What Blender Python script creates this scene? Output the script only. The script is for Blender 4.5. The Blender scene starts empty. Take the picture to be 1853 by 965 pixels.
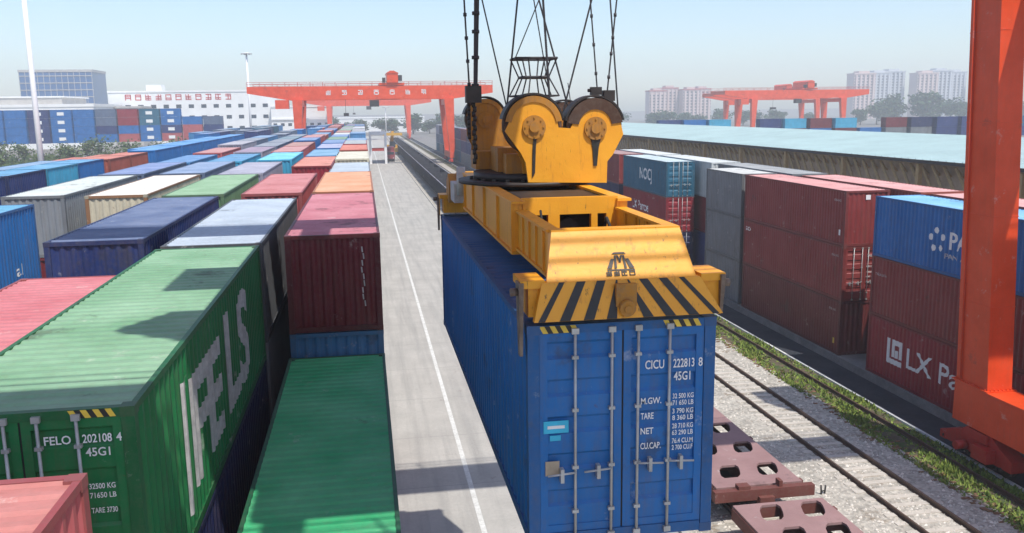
import bpy, math, random
from mathutils import Vector, Matrix
R = random.Random(7)
rad = math.radians
sc = bpy.context.scene
col = sc.collection

# ---------------------------------------------------------------- camera, world, sun, exposure
CAMZ = 13.4
F_PX = 1585.9
PITCH, YAW, ROLL = rad(10.076), rad(9.386), rad(-0.774)
cd = bpy.data.cameras.new("camera"); cd.sensor_width = 36.0; cd.lens = 36.0 * F_PX / 1853.0
cd.clip_start = 0.1; cd.clip_end = 9000
cam = bpy.data.objects.new("camera", cd); col.objects.link(cam)
fw = Vector((math.sin(YAW) * math.cos(PITCH), math.cos(YAW) * math.cos(PITCH), -math.sin(PITCH)))
rt = Vector((math.cos(YAW), -math.sin(YAW), 0)); up = rt.cross(fw)
r2 = rt * math.cos(ROLL) + up * math.sin(ROLL); u2 = up * math.cos(ROLL) - rt * math.sin(ROLL)
M4 = Matrix((r2, u2, -fw)).transposed().to_4x4(); M4.translation = Vector((0, 0, CAMZ))
cam.matrix_world = M4
sc.camera = cam

SUN = Vector((.21, -.51, 1.0)).normalized()       # towards the sun
elev = math.asin(SUN.z); azim = math.atan2(SUN.x, SUN.y)
w = bpy.data.worlds.new("World"); sc.world = w; w.use_nodes = True
nt = w.node_tree; bg = nt.nodes["Background"]
sky = nt.nodes.new("ShaderNodeTexSky"); sky.sky_type = 'NISHITA'; sky.sun_disc = False
sky.sun_elevation = elev; sky.sun_rotation = azim
sky.air_density = 1.0; sky.dust_density = 1.0; sky.ozone_density = 2.4
nt.links.new(sky.outputs[0], bg.inputs[0]); bg.inputs[1].default_value = 0.15
sl = bpy.data.lights.new("sun", 'SUN'); sl.energy = 3.7; sl.angle = rad(0.6); sl.color = (1.0, 0.95, 0.88)
so = bpy.data.objects.new("sun", sl); col.objects.link(so)
so.rotation_euler = SUN.to_track_quat('Z', 'Y').to_euler(); so.location = (60, -40, 90)
sc.view_settings.view_transform = 'Standard'; sc.view_settings.look = 'None'
sc.view_settings.exposure = 0.36; sc.view_settings.gamma = 1; sc.view_settings.use_curve_mapping = False
sc.cycles.max_bounces = 6; sc.cycles.volume_bounces = 2; sc.cycles.caustics_reflective = False
sc.cycles.use_denoising = True

# ---------------------------------------------------------------- helpers
def lin(r, g, b):
    f = lambda c: (c / 255 / 12.92) if c <= 10 else (((c / 255) + 0.055) / 1.055) ** 2.4
    return (f(r), f(g), f(b))
def mixc(a, b, t): return tuple(x * (1 - t) + y * t for x, y in zip(a, b))

class MB:
    def __init__(s): s.v = []; s.f = []; s.sm = []
    def quad(s, *p, smooth=False):
        n = len(s.v); s.v += [tuple(q) for q in p]; s.f.append(tuple(range(n, n + len(p)))); s.sm.append(smooth); return s
    def box(s, x0, x1, y0, y1, z0, z1):
        return s.hexa([(x0, y0, z0), (x1, y0, z0), (x1, y1, z0), (x0, y1, z0), (x0, y0, z1), (x1, y0, z1), (x1, y1, z1), (x0, y1, z1)])
    def hexa(s, c):
        n = len(s.v); s.v += [tuple(q) for q in c]
        for q in ((0, 3, 2, 1), (4, 5, 6, 7), (0, 1, 5, 4), (1, 2, 6, 5), (2, 3, 7, 6), (3, 0, 4, 7)):
            s.f.append(tuple(n + i for i in q)); s.sm.append(False)
        return s
    def tube(s, a, b, r, r1=None, n=8, cap=True):
        a = Vector(a); b = Vector(b); r1 = r if r1 is None else r1
        d = (b - a).normalized(); t = d.orthogonal().normalized(); u = d.cross(t)
        k = len(s.v)
        for p, rr in ((a, r), (b, r1)):
            for i in range(n):
                an = 2 * math.pi * i / n
                s.v.append(tuple(p + (t * math.cos(an) + u * math.sin(an)) * rr))
        for i in range(n):
            j = (i + 1) % n; s.f.append((k + i, k + j, k + n + j, k + n + i)); s.sm.append(n > 6)
        if cap:
            s.f.append(tuple(k + i for i in reversed(range(n)))); s.sm.append(False)
            s.f.append(tuple(k + n + i for i in range(n))); s.sm.append(False)
        return s
    def path(s, pts, r, n=6):
        for a, b in zip(pts, pts[1:]): s.tube(a, b, r, n=n)
        return s
    def prism(s, prof, a0, a1, axis='Y'):
        """prof: closed 2-D outline, extruded along axis; Y -> (x,z), X -> (y,z), Z -> (x,y)"""
        def P(q, a):
            return (q[0], a, q[1]) if axis == 'Y' else ((a, q[0], q[1]) if axis == 'X' else (q[0], q[1], a))
        k = len(s.v); n = len(prof)
        s.v += [P(q, a0) for q in prof] + [P(q, a1) for q in prof]
        for i in range(n):
            j = (i + 1) % n; s.f.append((k + i, k + j, k + n + j, k + n + i)); s.sm.append(False)
        s.f.append(tuple(k + i for i in range(n))); s.sm.append(False)
        s.f.append(tuple(k + n + i for i in reversed(range(n)))); s.sm.append(False)
        return s
    def mesh(s, name, mat=None, recalc=True):
        me = bpy.data.meshes.new(name); me.from_pydata(s.v, [], s.f)
        if mat: me.materials.append(mat)
        me.polygons.foreach_set("use_smooth", s.sm); me.update()
        if recalc:
            import bmesh
            bm = bmesh.new(); bm.from_mesh(me); bmesh.ops.recalc_face_normals(bm, faces=bm.faces); bm.to_mesh(me); bm.free()
        return me
    def build(s, name, mat, parent=None, color=None, recalc=True):
        return place(name, s.mesh(name, mat, recalc), parent, color)

def place(name, me, parent=None, color=None, loc=None):
    o = bpy.data.objects.new(name, me); col.objects.link(o)
    if parent is not None: o.parent = parent
    if color: o.color = (*color, 1)
    if loc: o.location = loc
    return o
def tag(o, label=None, cat=None, group=None, kind=None):
    for k, v in (('label', label), ('category', cat), ('group', group), ('kind', kind)):
        if v: o[k] = v
    return o
def empty(name, loc=(0, 0, 0), rz=0, **k):
    o = bpy.data.objects.new(name, None); col.objects.link(o); o.location = loc; o.rotation_euler = (0, 0, rz)
    o.empty_display_size = .5
    return tag(o, **k)
def kids(o): return [c for c in ALLCH.get(o.name, [])]
ALLCH = {}
def copy_tree(o, parent=None, color=None):
    c = o.copy(); col.objects.link(c)
    if parent is not None: c.parent = parent
    if color and o.type == 'MESH': c.color = (*color, 1)
    for ch in list(o.children): copy_tree(ch, c, color)
    return c

# ---------------------------------------------------------------- materials
def newmat(name):
    m = bpy.data.materials.new(name); m.use_nodes = True
    return m, m.node_tree, m.node_tree.nodes["Principled BSDF"]
def N(nt, t, **k):
    n = nt.nodes.new(t)
    for a, b in k.items(): setattr(n, a, b)
    return n
def ramp(nt, src, p0, p1, c0=(0, 0, 0, 1), c1=(1, 1, 1, 1)):
    r = N(nt, "ShaderNodeValToRGB"); r.color_ramp.elements[0].position = p0; r.color_ramp.elements[1].position = p1
    r.color_ramp.elements[0].color = c0; r.color_ramp.elements[1].color = c1
    nt.links.new(src, r.inputs[0]); return r.outputs[0]
def mixn(nt, fac, a, b, mode='MIX'):
    m = N(nt, "ShaderNodeMix", data_type='RGBA', blend_type=mode)
    for inp, v in ((m.inputs[0], fac), (m.inputs[6], a), (m.inputs[7], b)):
        if hasattr(v, 'is_linked') or hasattr(v, 'links'): nt.links.new(v, inp)
        elif isinstance(v, (int, float)): inp.default_value = v
        else: inp.default_value = (*v[:3], 1)
    return m.outputs[2]
def noise(nt, vec, scale, detail=4, rough=.6, out=0):
    n = N(nt, "ShaderNodeTexNoise"); n.inputs["Scale"].default_value = scale
    n.inputs["Detail"].default_value = detail; n.inputs["Roughness"].default_value = rough
    nt.links.new(vec, n.inputs["Vector"]); return n.outputs[out]
def coords(nt, scale=(1, 1, 1), rnd=True, world=False):
    if world: src = N(nt, "ShaderNodeNewGeometry").outputs["Position"]
    else: src = N(nt, "ShaderNodeTexCoord").outputs["Object"]
    mp = N(nt, "ShaderNodeMapping"); mp.inputs["Scale"].default_value = scale
    nt.links.new(src, mp.inputs[0])
    if rnd:
        oi = N(nt, "ShaderNodeObjectInfo"); mu = N(nt, "ShaderNodeMath", operation='MULTIPLY'); mu.inputs[1].default_value = 97
        nt.links.new(oi.outputs["Random"], mu.inputs[0]); nt.links.new(mu.outputs[0], mp.inputs["Location"])
    return mp.outputs[0]
def paint_mat(name, base=None, rust=.5, dirt=.35, rough=.5, chalk=0.0, streak=.35, spec=.35, stain=.3):
    m, nt, b = newmat(name)
    if base is None: c = N(nt, "ShaderNodeObjectInfo").outputs["Color"]
    else:
        rgb = N(nt, "ShaderNodeRGB"); rgb.outputs[0].default_value = (*base, 1); c = rgb.outputs[0]
    v = coords(nt); vs = coords(nt, (5, 5, .35))
    n1 = noise(nt, v, .7, 5); n2 = noise(nt, vs, 1.4, 5, .7); n3 = noise(nt, v, 3.3, 8, .75)
    c1 = mixn(nt, ramp(nt, n1, .3, .75), mixn(nt, .22, c, (0, 0, 0)), mixn(nt, .03 + chalk, c, (.75, .75, .72)))
    c2 = mixn(nt, mixn(nt, streak, (0, 0, 0), ramp(nt, n2, .48, .72)), c1, mixn(nt, .6, c1, (.11, .075, .05)))
    rf = N(nt, "ShaderNodeMath", operation='MULTIPLY'); rf.inputs[1].default_value = rust
    nt.links.new(ramp(nt, n3, .66, .72), rf.inputs[0])
    vb = coords(nt, (.45, .45, .45))
    c2 = mixn(nt, ramp(nt, noise(nt, vb, 1.3, 7, .72), .60, .66, (0, 0, 0, 1), (stain, stain, stain, 1)), c2, (.05, .045, .04))
    c2 = mixn(nt, ramp(nt, noise(nt, vb, 2.9, 6, .75), .62, .70, (0, 0, 0, 1), (.35, .35, .35, 1)), c2, (.62, .60, .55))
    c3 = mixn(nt, rf.outputs[0], c2, (.13, .045, .02))
    df = N(nt, "ShaderNodeMath", operation='MULTIPLY'); df.inputs[1].default_value = dirt
    nt.links.new(ramp(nt, noise(nt, v, 9, 6, .7), .45, .8), df.inputs[0])
    c4 = mixn(nt, df.outputs[0], c3, mixn(nt, .5, c3, (.18, .15, .12)))
    nt.links.new(c4, b.inputs["Base Color"]); b.inputs["Roughness"].default_value = rough
    b.inputs["Specular IOR Level"].default_value = spec
    bp = N(nt, "ShaderNodeBump"); bp.inputs["Strength"].default_value = .4; bp.inputs["Distance"].default_value = .03
    nt.links.new(noise(nt, v, 1.7, 4), bp.inputs["Height"]); nt.links.new(bp.outputs[0], b.inputs["Normal"])
    return m
def flat_mat(name, c, rough=.6, var=.25, scale=3, metal=0, bump=0, world=False):
    m, nt, b = newmat(name); v = coords(nt, world=world, rnd=not world)
    n = noise(nt, v, scale, 6, .65)
    nt.links.new(mixn(nt, ramp(nt, n, .3, .7), tuple(x * (1 - var) for x in c), tuple(min(1, x * (1 + var)) for x in c)), b.inputs["Base Color"])
    b.inputs["Roughness"].default_value = rough; b.inputs["Metallic"].default_value = metal
    if bump:
        bp = N(nt, "ShaderNodeBump"); bp.inputs["Strength"].default_value = bump; bp.inputs["Distance"].default_value = .05
        nt.links.new(noise(nt, v, scale * 6, 3), bp.inputs["Height"]); nt.links.new(bp.outputs[0], b.inputs["Normal"])
    return m

M = {}
M['paint'] = paint_mat("container_paint", rust=.75, dirt=.4, rough=.45, streak=.55, stain=.42)
M['roof'] = paint_mat("container_roof_paint", rust=.35, dirt=.5, rough=.6, chalk=.12, streak=.2, stain=.5)
M['frame'] = paint_mat("container_frame_paint", rust=.75, dirt=.5, rough=.5)
M['casting'] = flat_mat("corner_casting_steel", (.06, .055, .05), .6)
M['bar'] = flat_mat("galvanised_bar", (.42, .43, .42), .45, metal=.3)
M['white'] = flat_mat("white_lettering", (.78, .78, .76), .6, .08, 8)
M['grey_letter'] = flat_mat("worn_white_lettering", (.5, .48, .46), .7, .25, 5)
M['cyan'] = flat_mat("cyan_sticker", (.03, .42, .62), .5, .15)
M['tan'] = flat_mat("tan_plate", (.42, .34, .24), .5, .2)
M['flip'] = flat_mat('rusty_guide_steel', (.16, .12, .09), .6, .5, 5)
M['rubber'] = flat_mat("black_rubber", (.015, .015, .016), .8)
M['dark'] = flat_mat("dark_greasy_steel", (.025, .02, .018), .55, .5, 4)
M['rope'] = flat_mat("steel_wire_rope", (.035, .035, .04), .6, .3)
M['black'] = flat_mat("black_paint", (.02, .02, .018), .55, .4, 6)
M['yel'] = flat_mat("yellow_stripe_paint", (.72, .50, .06), .5, .2)
M['orange'] = paint_mat("crane_orange_paint", base=lin(234, 76, 18), rust=.15, dirt=.2, rough=.42, streak=.18)
M['red'] = paint_mat("bogie_red_paint", base=lin(185, 35, 25), rust=.4, dirt=.5)
M['brownred'] = paint_mat("wagon_oxide_paint", base=lin(112, 58, 50), rust=.5, dirt=.6, rough=.7)
M['deck'] = paint_mat("wagon_deck_paint", base=lin(158, 124, 122), rust=.35, dirt=.4, rough=.75, streak=.1)
M['rust'] = flat_mat("rail_steel", (.085, .05, .035), .6, .4, 2)
M['railtop'] = flat_mat("rail_head_steel", (.10, .075, .06), .45, .4, 2, metal=.3)
M['glass'] = flat_mat("dark_window_glass", (.03, .045, .06), .15, .2)
M['whitewall'] = flat_mat("white_render_wall", (.78, .78, .76), .8, .06, .2)
M['concrete_wall'] = flat_mat("concrete_wall", (.45, .43, .40), .85, .15, .4)
M['whitepost'] = flat_mat("white_painted_steel", (.80, .80, .80), .5, .05)
M['redsign'] = flat_mat("red_sign_letters", (.60, .05, .04), .5, .1)

def yellow_mat():
    m, nt, b = newmat("spreader_yellow_paint")
    v = coords(nt, rnd=False); vs = coords(nt, (7, 7, .8), rnd=False)
    base = mixn(nt, ramp(nt, noise(nt, v, 1.6, 6), .3, .7), (.74, .31, .010), (.82, .38, .018))
    st = mixn(nt, ramp(nt, noise(nt, vs, 1.0, 7, .75), .56, .72), base, (.42, .17, .02))
    st2 = mixn(nt, ramp(nt, noise(nt, vs, 2.1, 7, .8), .60, .68), st, (.035, .022, .015))
    ru = mixn(nt, ramp(nt, noise(nt, v, 4.5, 9, .8), .72, .78), st2, (.10, .05, .02))
    nt.links.new(ru, b.inputs["Base Color"]); b.inputs["Roughness"].default_value = .5
    bp = N(nt, "ShaderNodeBump"); bp.inputs["Strength"].default_value = .4; bp.inputs["Distance"].default_value = .015
    nt.links.new(noise(nt, v, 6, 5), bp.inputs["Height"]); nt.links.new(bp.outputs[0], b.inputs["Normal"])
    return m
M['yellow'] = yellow_mat()
M['drum'] = paint_mat('rusty_sheave_steel', base=(.075, .035, .02), rust=.9, dirt=.9, streak=.4, rough=.55)
M['yellow_dirty'] = paint_mat("greasy_yellow_paint", base=(.50, .22, .02), rust=.9, dirt=.9, streak=.9, rough=.6)

def ground_mat(name, c0, c1, s=.6, s2=8, bump=.3, patches=None, speck=None):
    m, nt, b = newmat(name); v = coords(nt, rnd=False, world=True)
    c = mixn(nt, ramp(nt, noise(nt, v, s, 6, .65), .35, .68), c0, c1)
    c = mixn(nt, ramp(nt, noise(nt, v, s2, 5, .75), .4, .7), mixn(nt, .22, c, (0, 0, 0)), c)
    if patches: c = mixn(nt, ramp(nt, noise(nt, v, patches[1], 6, .7), patches[2], patches[2] + .08), c, patches[0])
    if speck:
        vo = N(nt, "ShaderNodeTexVoronoi"); vo.inputs["Scale"].default_value = speck; nt.links.new(v, vo.inputs["Vector"])
        bw = N(nt, 'ShaderNodeRGBToBW'); nt.links.new(vo.outputs['Color'], bw.inputs[0]); c = mixn(nt, ramp(nt, bw.outputs[0], .15, .75), mixn(nt, .38, c, (.05, .05, .05)), c)
        h = vo.outputs["Distance"]
    else: h = noise(nt, v, s2 * 2, 4)
    nt.links.new(c, b.inputs["Base Color"]); b.inputs["Roughness"].default_value = .9; b.inputs["Specular IOR Level"].default_value = .2
    bp = N(nt, "ShaderNodeBump"); bp.inputs["Strength"].default_value = bump; bp.inputs["Distance"].default_value = .03
    nt.links.new(h, bp.inputs["Height"]); nt.links.new(bp.outputs[0], b.inputs["Normal"])
    return m
M['ground'] = ground_mat("yard_ground", (.17, .16, .14), (.27, .25, .22), .05, 2)
M['ballast'] = ground_mat("pale_ballast", (.42, .38, .32), (.66, .61, .53), 1.2, 9, 1.0, (.30, .26, .21), None) if False else \
    ground_mat("pale_ballast", (.46, .43, .37), (.66, .62, .54), .8, 9, .9, ((.30, .25, .19), .55, .57), 9)
M['pad'] = ground_mat('dusty_pad_concrete', (.20, .19, .18), (.30, .29, .27), .5, 5)
M['stack_shadow'] = ground_mat("painted_stack_shadow", (.035, .04, .05), (.06, .065, .075), .7, 6, .3)  # near-black ground colour standing for the shadow of the right stacks
M['soil'] = ground_mat("weedy_soil", (.10, .08, .05), (.20, .16, .10), 1.5, 7, .8, ((.07, .11, .03), 1.2, .50), 12)
M['sleeper'] = flat_mat("concrete_sleeper", (.50, .46, .40), .85, .15, 3)
M['linepaint'] = ground_mat("white_line_paint", (.62, .62, .58), (.82, .82, .78), 2.5, 12, .1)

def road_mat():
    m, nt, b = newmat("concrete_road"); v = coords(nt, rnd=False, world=True)
    vy = coords(nt, (1.8, .08, 1), rnd=False, world=True)
    c = mixn(nt, ramp(nt, noise(nt, v, .35, 6, .65), .3, .7), (.40, .385, .35), (.52, .50, .455))
    c = mixn(nt, ramp(nt, noise(nt, vy, 1.2, 5, .6), .45, .75), c, (.345, .335, .31))
    c = mixn(nt, ramp(nt, noise(nt, v, 7, 6, .8), .35, .75), mixn(nt, .15, c, (0, 0, 0)), c)
    c = mixn(nt, ramp(nt, noise(nt, v, .8, 8, .8), .60, .70), c, (.26, .235, .21))
    sx = N(nt, "ShaderNodeSeparateXYZ"); nt.links.new(v, sx.inputs[0])
    wv = N(nt, "ShaderNodeMath", operation='PINGPONG'); wv.inputs[1].default_value = 2.5; nt.links.new(sx.outputs[1], wv.inputs[0])
    ls = N(nt, "ShaderNodeMath", operation='LESS_THAN'); ls.inputs[1].default_value = .02; nt.links.new(wv.outputs[0], ls.inputs[0])
    c = mixn(nt, ls.outputs[0], c, (.30, .29, .27))
    nt.links.new(c, b.inputs["Base Color"]); b.inputs["Roughness"].default_value = .85; b.inputs["Specular IOR Level"].default_value = .3
    return m
M['road'] = road_mat()
def leaf_mat(name, c0, c1):
    m, nt, b = newmat(name); oi = N(nt, "ShaderNodeNewGeometry")
    nt.links.new(mixn(nt, oi.outputs["Random Per Island"], c0, c1), b.inputs["Base Color"])
    b.inputs["Roughness"].default_value = .7; b.inputs["Specular IOR Level"].default_value = .2
    return m
M['leaf'] = leaf_mat("tree_leaves", (.022, .05, .018), (.06, .11, .035))
M['leaf2'] = leaf_mat("scrub_leaves", (.05, .09, .03), (.13, .16, .06))
M['grass'] = leaf_mat("grass_blades", (.10, .17, .03), (.26, .32, .07))
M['bark'] = flat_mat("tree_bark", (.06, .045, .03), .9)

# ---------------------------------------------------------------- text
_tc = {}
def text_mesh(s, size=1.0, width=None):
    key = (s, size, width); bold = .04 if size > 1.5 else .02
    if key in _tc: return _tc[key]
    cu = bpy.data.curves.new("lettering", 'FONT'); cu.body = s; cu.align_x = 'LEFT'; cu.size = size / .72
    cu.offset = bold * size; cu.resolution_u = 3
    o = bpy.data.objects.new("lettering", cu); col.objects.link(o)
    dg = bpy.context.evaluated_depsgraph_get(); dg.update()
    me = bpy.data.meshes.new_from_object(o.evaluated_get(dg))
    bpy.data.objects.remove(o); bpy.data.curves.remove(cu)
    if width:
        xs = [v.co.x for v in me.vertices]; k = width / (max(xs) - min(xs)); x0 = min(xs)
        for v in me.vertices: v.co.x = (v.co.x - x0) * k
    _tc[key] = me; return me
def write(s, parent, origin, right, upv, size, mat, width=None, name="lettering"):
    me = text_mesh(s, size, width)
    if not me.materials or me.materials[0] != mat: me = me.copy(); me.materials.clear(); me.materials.append(mat)
    o = place(name, me, parent)
    r = Vector(right).normalized(); u = Vector(upv).normalized(); n = r.cross(u)
    m = Matrix((r, u, n)).transposed().to_4x4(); m.translation = Vector(origin); o.matrix_local = m
    return o
def glyph(mb, x, z, s, rr, plane=lambda a, b: (a, 0, b), t=.13):
    """an unreadable blocky character made of strokes, in the given plane"""
    def bar(a0, a1, b0, b1): mb.quad(plane(x + a0 * s, z + b0 * s), plane(x + a1 * s, z + b0 * s), plane(x + a1 * s, z + b1 * s), plane(x + a0 * s, z + b1 * s))
    for h in rr.sample([.0, .28, .56, .84], 3): bar(0.04, .96, h, h + t)
    for h in rr.sample([.0, .42, .84], 2): bar(h, h + t, .02, .98)

# ---------------------------------------------------------------- containers
W = 2.438
PER, DEP = .28, .036
def corr(mb, a0, a1, f, z0, z1):
    """trapezoid corrugation along a from a0 to a1; f(a, depth, z) -> point"""
    n = max(1, int(round((a1 - a0) / PER))); p = (a1 - a0) / n
    pts = [(a0, 0)]
    for i in range(n):
        s = a0 + i * p
        pts += [(s + p * .26, 0), (s + p * .50, DEP), (s + p * .76, DEP), (s + p, 0)]
    for (a, d), (b, e) in zip(pts, pts[1:]):
        mb.quad(f(a, d, z0), f(b, e, z0), f(b, e, z1), f(a, d, z1))
_mc = {}
def cmesh(kind, L, H):
    key = (kind, L, H)
    if key in _mc: return _mc[key]
    mb = MB(); h = W / 2
    if kind == 'roof':
        n = int(L / .30); p = (L - .24) / n; z = H - .012; d = .022; y = .12 - L / 2
        pts = [(y, 0)]
        for i in range(n):
            s = y + i * p; pts += [(s + p * .3, 0), (s + p * .45, d), (s + p * .8, d), (s + p, 0)]
        for (a, e), (b, g) in zip(pts, pts[1:]): mb.quad((-h + .07, a, z - e), (h - .07, a, z - e), (h - .07, b, z - g), (-h + .07, b, z - g))
        mb.quad((-h + .07, -L/2 + .12, z), (-h + .07, L/2 - .12, z), (-h + .07, L/2 - .12, z - .05), (-h + .07, -L/2 + .12, z - .05))
    if kind in ('sidep', 'body'):
        corr(mb, -L/2 + .13, L/2 - .13, lambda a, d, z: (h - .02 - d, a, z), .15, H - .09)
    if kind in ('siden', 'body'):
        corr(mb, -L/2 + .13, L/2 - .13, lambda a, d, z: (-h + .02 + d, a, z), .15, H - .09)
    if kind in ('endp', 'body'):
        corr(mb, -h + .13, h - .13, lambda a, d, z: (a, L/2 - .04 - d, z), .15, H - .11)
    if kind in ('endn', 'body'):
        corr(mb, -h + .13, h - .13, lambda a, d, z: (a, -L/2 + .04 + d, z), .15, H - .11)
    if kind in ('frame', 'body'):
        g = .006
        for sx in (-1, 1):
            for sy in (-1, 1):
                x0, x1 = sorted((sx * (h - g), sx * (h - .15))); y0, y1 = sorted((sy * (L/2 - g), sy * (L/2 - .15)))
                mb.box(x0, x1, y0, y1, .118, H - .118)
                if kind == 'body':
                    x0, x1 = sorted((sx * h, sx * (h - .162))); y0, y1 = sorted((sy * L/2, sy * (L/2 - .178)))
                    mb.box(x0, x1, y0, y1, 0, .118); mb.box(x0, x1, y0, y1, H - .118, H)
            x0, x1 = sorted((sx * (h - g), sx * (h - .075)))
            mb.box(x0, x1, -L/2 + .178, L/2 - .178, H - .09, H - .004); mb.box(x0, x1, -L/2 + .178, L/2 - .178, .02, .155)
        for sy in (-1, 1):
            y0, y1 = sorted((sy * (L/2 - g), sy * (L/2 - .11)))
            mb.box(-h + .162, h - .162, y0, y1, H - .112, H - .006); mb.box(-h + .162, h - .162, y0, y1, .02, .155)
        mb.box(-h + .08, h - .08, -L/2 + .12, L/2 - .12, .10, .14)
    if kind == 'cast':
        pass
    me = mb.mesh({'roof': 'roof', 'sidep': 'side_wall', 'siden': 'side_wall', 'endp': 'end_wall', 'endn': 'end_wall'}.get(kind, kind),
                 M['roof'] if kind == 'roof' else (M['frame'] if kind == 'frame' else M['paint']), recalc=(kind == 'frame'))
    if kind == 'body':
        me.materials.clear(); me.materials.append(M['paint'])
    _mc[key] = me; return me
def cast_mesh():
    if 'cast' in _mc: return _mc['cast']
    mb = MB(); mb.box(-.081, .081, -.089, .089, 0, .118)
    k = len(mb.v)
    me = mb.mesh("corner_casting", M['frame'])
    _mc['cast'] = me; return me
def door_meshes(H):
    key = ('door', H)
    if key in _mc: return _mc[key]
    out = {}
    w = W / 2 - .155; z0, z1 = .16, H - .115
    def leaf(sx):
        mb = MB(); xa, xb = (-(w), -.012) if sx < 0 else (.012, w)
        mb.box(xa, xa + .10, .02, .07, z0, z1); mb.box(xb - .10, xb, .02, .07, z0, z1)
        mb.box(xa + .10, xb - .10, .02, .07, z0, z0 + .10); mb.box(xa + .10, xb - .10, .02, .07, z1 - .10, z1)
        # horizontally pressed panel: five raised fields with recessed bands
        zs = [z0 + .10]; hh = (z1 - z0 - .20); n = 5; p = hh / n; prof = [(0.030, z0 + .10)]
        for i in range(n):
            s = z0 + .10 + i * p; prof += [(.030, s + p * .52), (.066, s + p * .60), (.066, s + p * .92), (.030, s + p)]
        for (d, a), (e, b) in zip(prof, prof[1:]): mb.quad((xa + .10, d, a), (xb - .10, d, a), (xb - .10, e, b), (xa + .10, e, b))
        return mb.mesh("door", M['paint'])
    out['L'] = leaf(-1); out['R'] = leaf(1)
    def bar(x):
        mb = MB(); mb.tube((x, -.018, .06), (x, -.018, H - .05), .019, n=10)
        for z in (.10, H - .085): mb.box(x - .045, x + .045, -.042, .004, z - .035, z + .035)
        for z in (.45, H * .36, H * .62, H - .42): mb.box(x - .04, x + .04, -.038, .018, z - .02, z + .02)
        return mb.mesh("locking_bar", M['bar'])
    out['bars'] = [bar(x) for x in (-.62, -.15, .19, .60)]
    def handle(x, s, z):
        mb = MB(); mb.tube((x, -.045, z), (x + s * .40, -.05, z - .02), .014, n=8); mb.box(x + s * .17, x + s * .22, -.07, .018, z - .12, z + .06)
        return mb.mesh("door_handle", M['bar'])
    out['handles'] = [handle(-.62, -.9, .98), handle(-.15, -.9, 1.0), handle(.19, .85, 1.04), handle(.60, .85, 1.04)]
    gm = MB(); gm.box(-.010, .010, .03, .05, z0, z1); out['gasket'] = gm.mesh("gasket", M['rubber'])
    hz = MB()
    for sx in (-1, 1):
        for i in range(5):
            for q in (0, 1):
                pass
    out['hz'] = []
    for sx in (-1, 1):
        hb, hy = MB(), MB()
        for i in range(7):
            x = sx * (W/2 - .20 - i * .065); t = (hy if i % 2 == 0 else hb); y = .0025
            t.quad((x, y, H - .105), (x - sx * .065, y, H - .105), (x - sx * .065 - .05, y, H - .012), (x - .05, y, H - .012))
        out['hz'] += [hy.mesh('hazard_stripe', M['yel']), hb.mesh('hazard_stripe', M['black'])]
    _mc[key] = out; return out

def container(x, y0, ztop, c, label, L=12.192, H=2.896, full=True, doors=False, rc=None, group=None, hazard=False, castings=False, name="shipping_container", chalk=.30, handles=True):
    """x: low-X edge, y0: near end, ztop: top height"""
    loc = (x + W/2, y0 + L/2, ztop - H)
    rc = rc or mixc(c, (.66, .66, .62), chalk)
    if not full:
        r = place(name, cmesh('body', L, H), None, c, loc)
        tag(r, label, 'container', group)
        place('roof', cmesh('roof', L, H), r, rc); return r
    r = empty(name, loc, label=label, cat='container', group=group)
    place('side_wall', cmesh('sidep', L, H), r, c); place('side_wall', cmesh('siden', L, H), r, c)
    place('end_wall', cmesh('endp', L, H), r, c); place('frame', cmesh('frame', L, H), r, mixc(c, (0, 0, 0), .3))
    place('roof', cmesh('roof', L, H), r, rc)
    for sx in (-1, 1):
        for sy in (-1, 1):
            for z in (0, H - .118):
                place('corner_casting', cast_mesh(), r, mixc(c, (.05, .04, .03), .45), (sx * (W/2 - .081), sy * (L/2 - .089), z))
    if doors:
        d = door_meshes(H); yb = -L/2
        dl = place('door', d['L'], r, c, (0, yb, 0)); dr = place('door', d['R'], r, c, (0, yb, 0))
        for i, me in enumerate(d['bars']): place('locking_bar', me, dl if i < 2 else dr)
        if handles:
            for i, me in enumerate(d['handles']): place('door_handle', me, dl if i < 2 else dr)
        place('gasket', d['gasket'], r, None, (0, yb, 0))
        if hazard:
            for me in d['hz']: place('hazard_stripe', me, r, None, (0, yb, 0))
        r['_door'] = 1; del r['_door']; r_doors = (dl, dr)
        return r, dl, dr
    place('end_wall', cmesh('endn', L, H), r, c)
    return r

C = dict(green=lin(8, 118, 62), darkgreen=lin(16, 104, 66), maroon=lin(112, 18, 34), blue=lin(0, 108, 180), navy=lin(28, 52, 112), pink=lin(186, 92, 94),
         white=lin(205, 210, 208), grey=lin(140, 146, 152), orange=lin(205, 130, 88), brown=lin(142, 66, 54), rbrown=lin(138, 46, 46), cyan=lin(60, 168, 205),
         lilac=lin(158, 156, 172), cream=lin(214, 206, 180), sage=lin(112, 150, 112), teal=lin(28, 104, 132), crimson=lin(150, 28, 46), slate=lin(96, 112, 138),
         sky=lin(66, 134, 186), rust=lin(166, 82, 66), mgrey=lin(122, 126, 130), dnavy=lin(24, 36, 84))
NAME = dict(green='green', darkgreen='dark green', maroon='maroon', blue='blue', navy='navy blue', pink='faded pinkish red', white='white', grey='pale grey', orange='faded orange',
            brown='brown', rbrown='reddish brown', cyan='bright cyan', lilac='lilac grey', cream='cream', sage='sage green', teal='teal', crimson='crimson', slate='slate blue',
            sky='sky blue', rust='rusty red', mgrey='mid grey', dnavy='deep navy')
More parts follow.
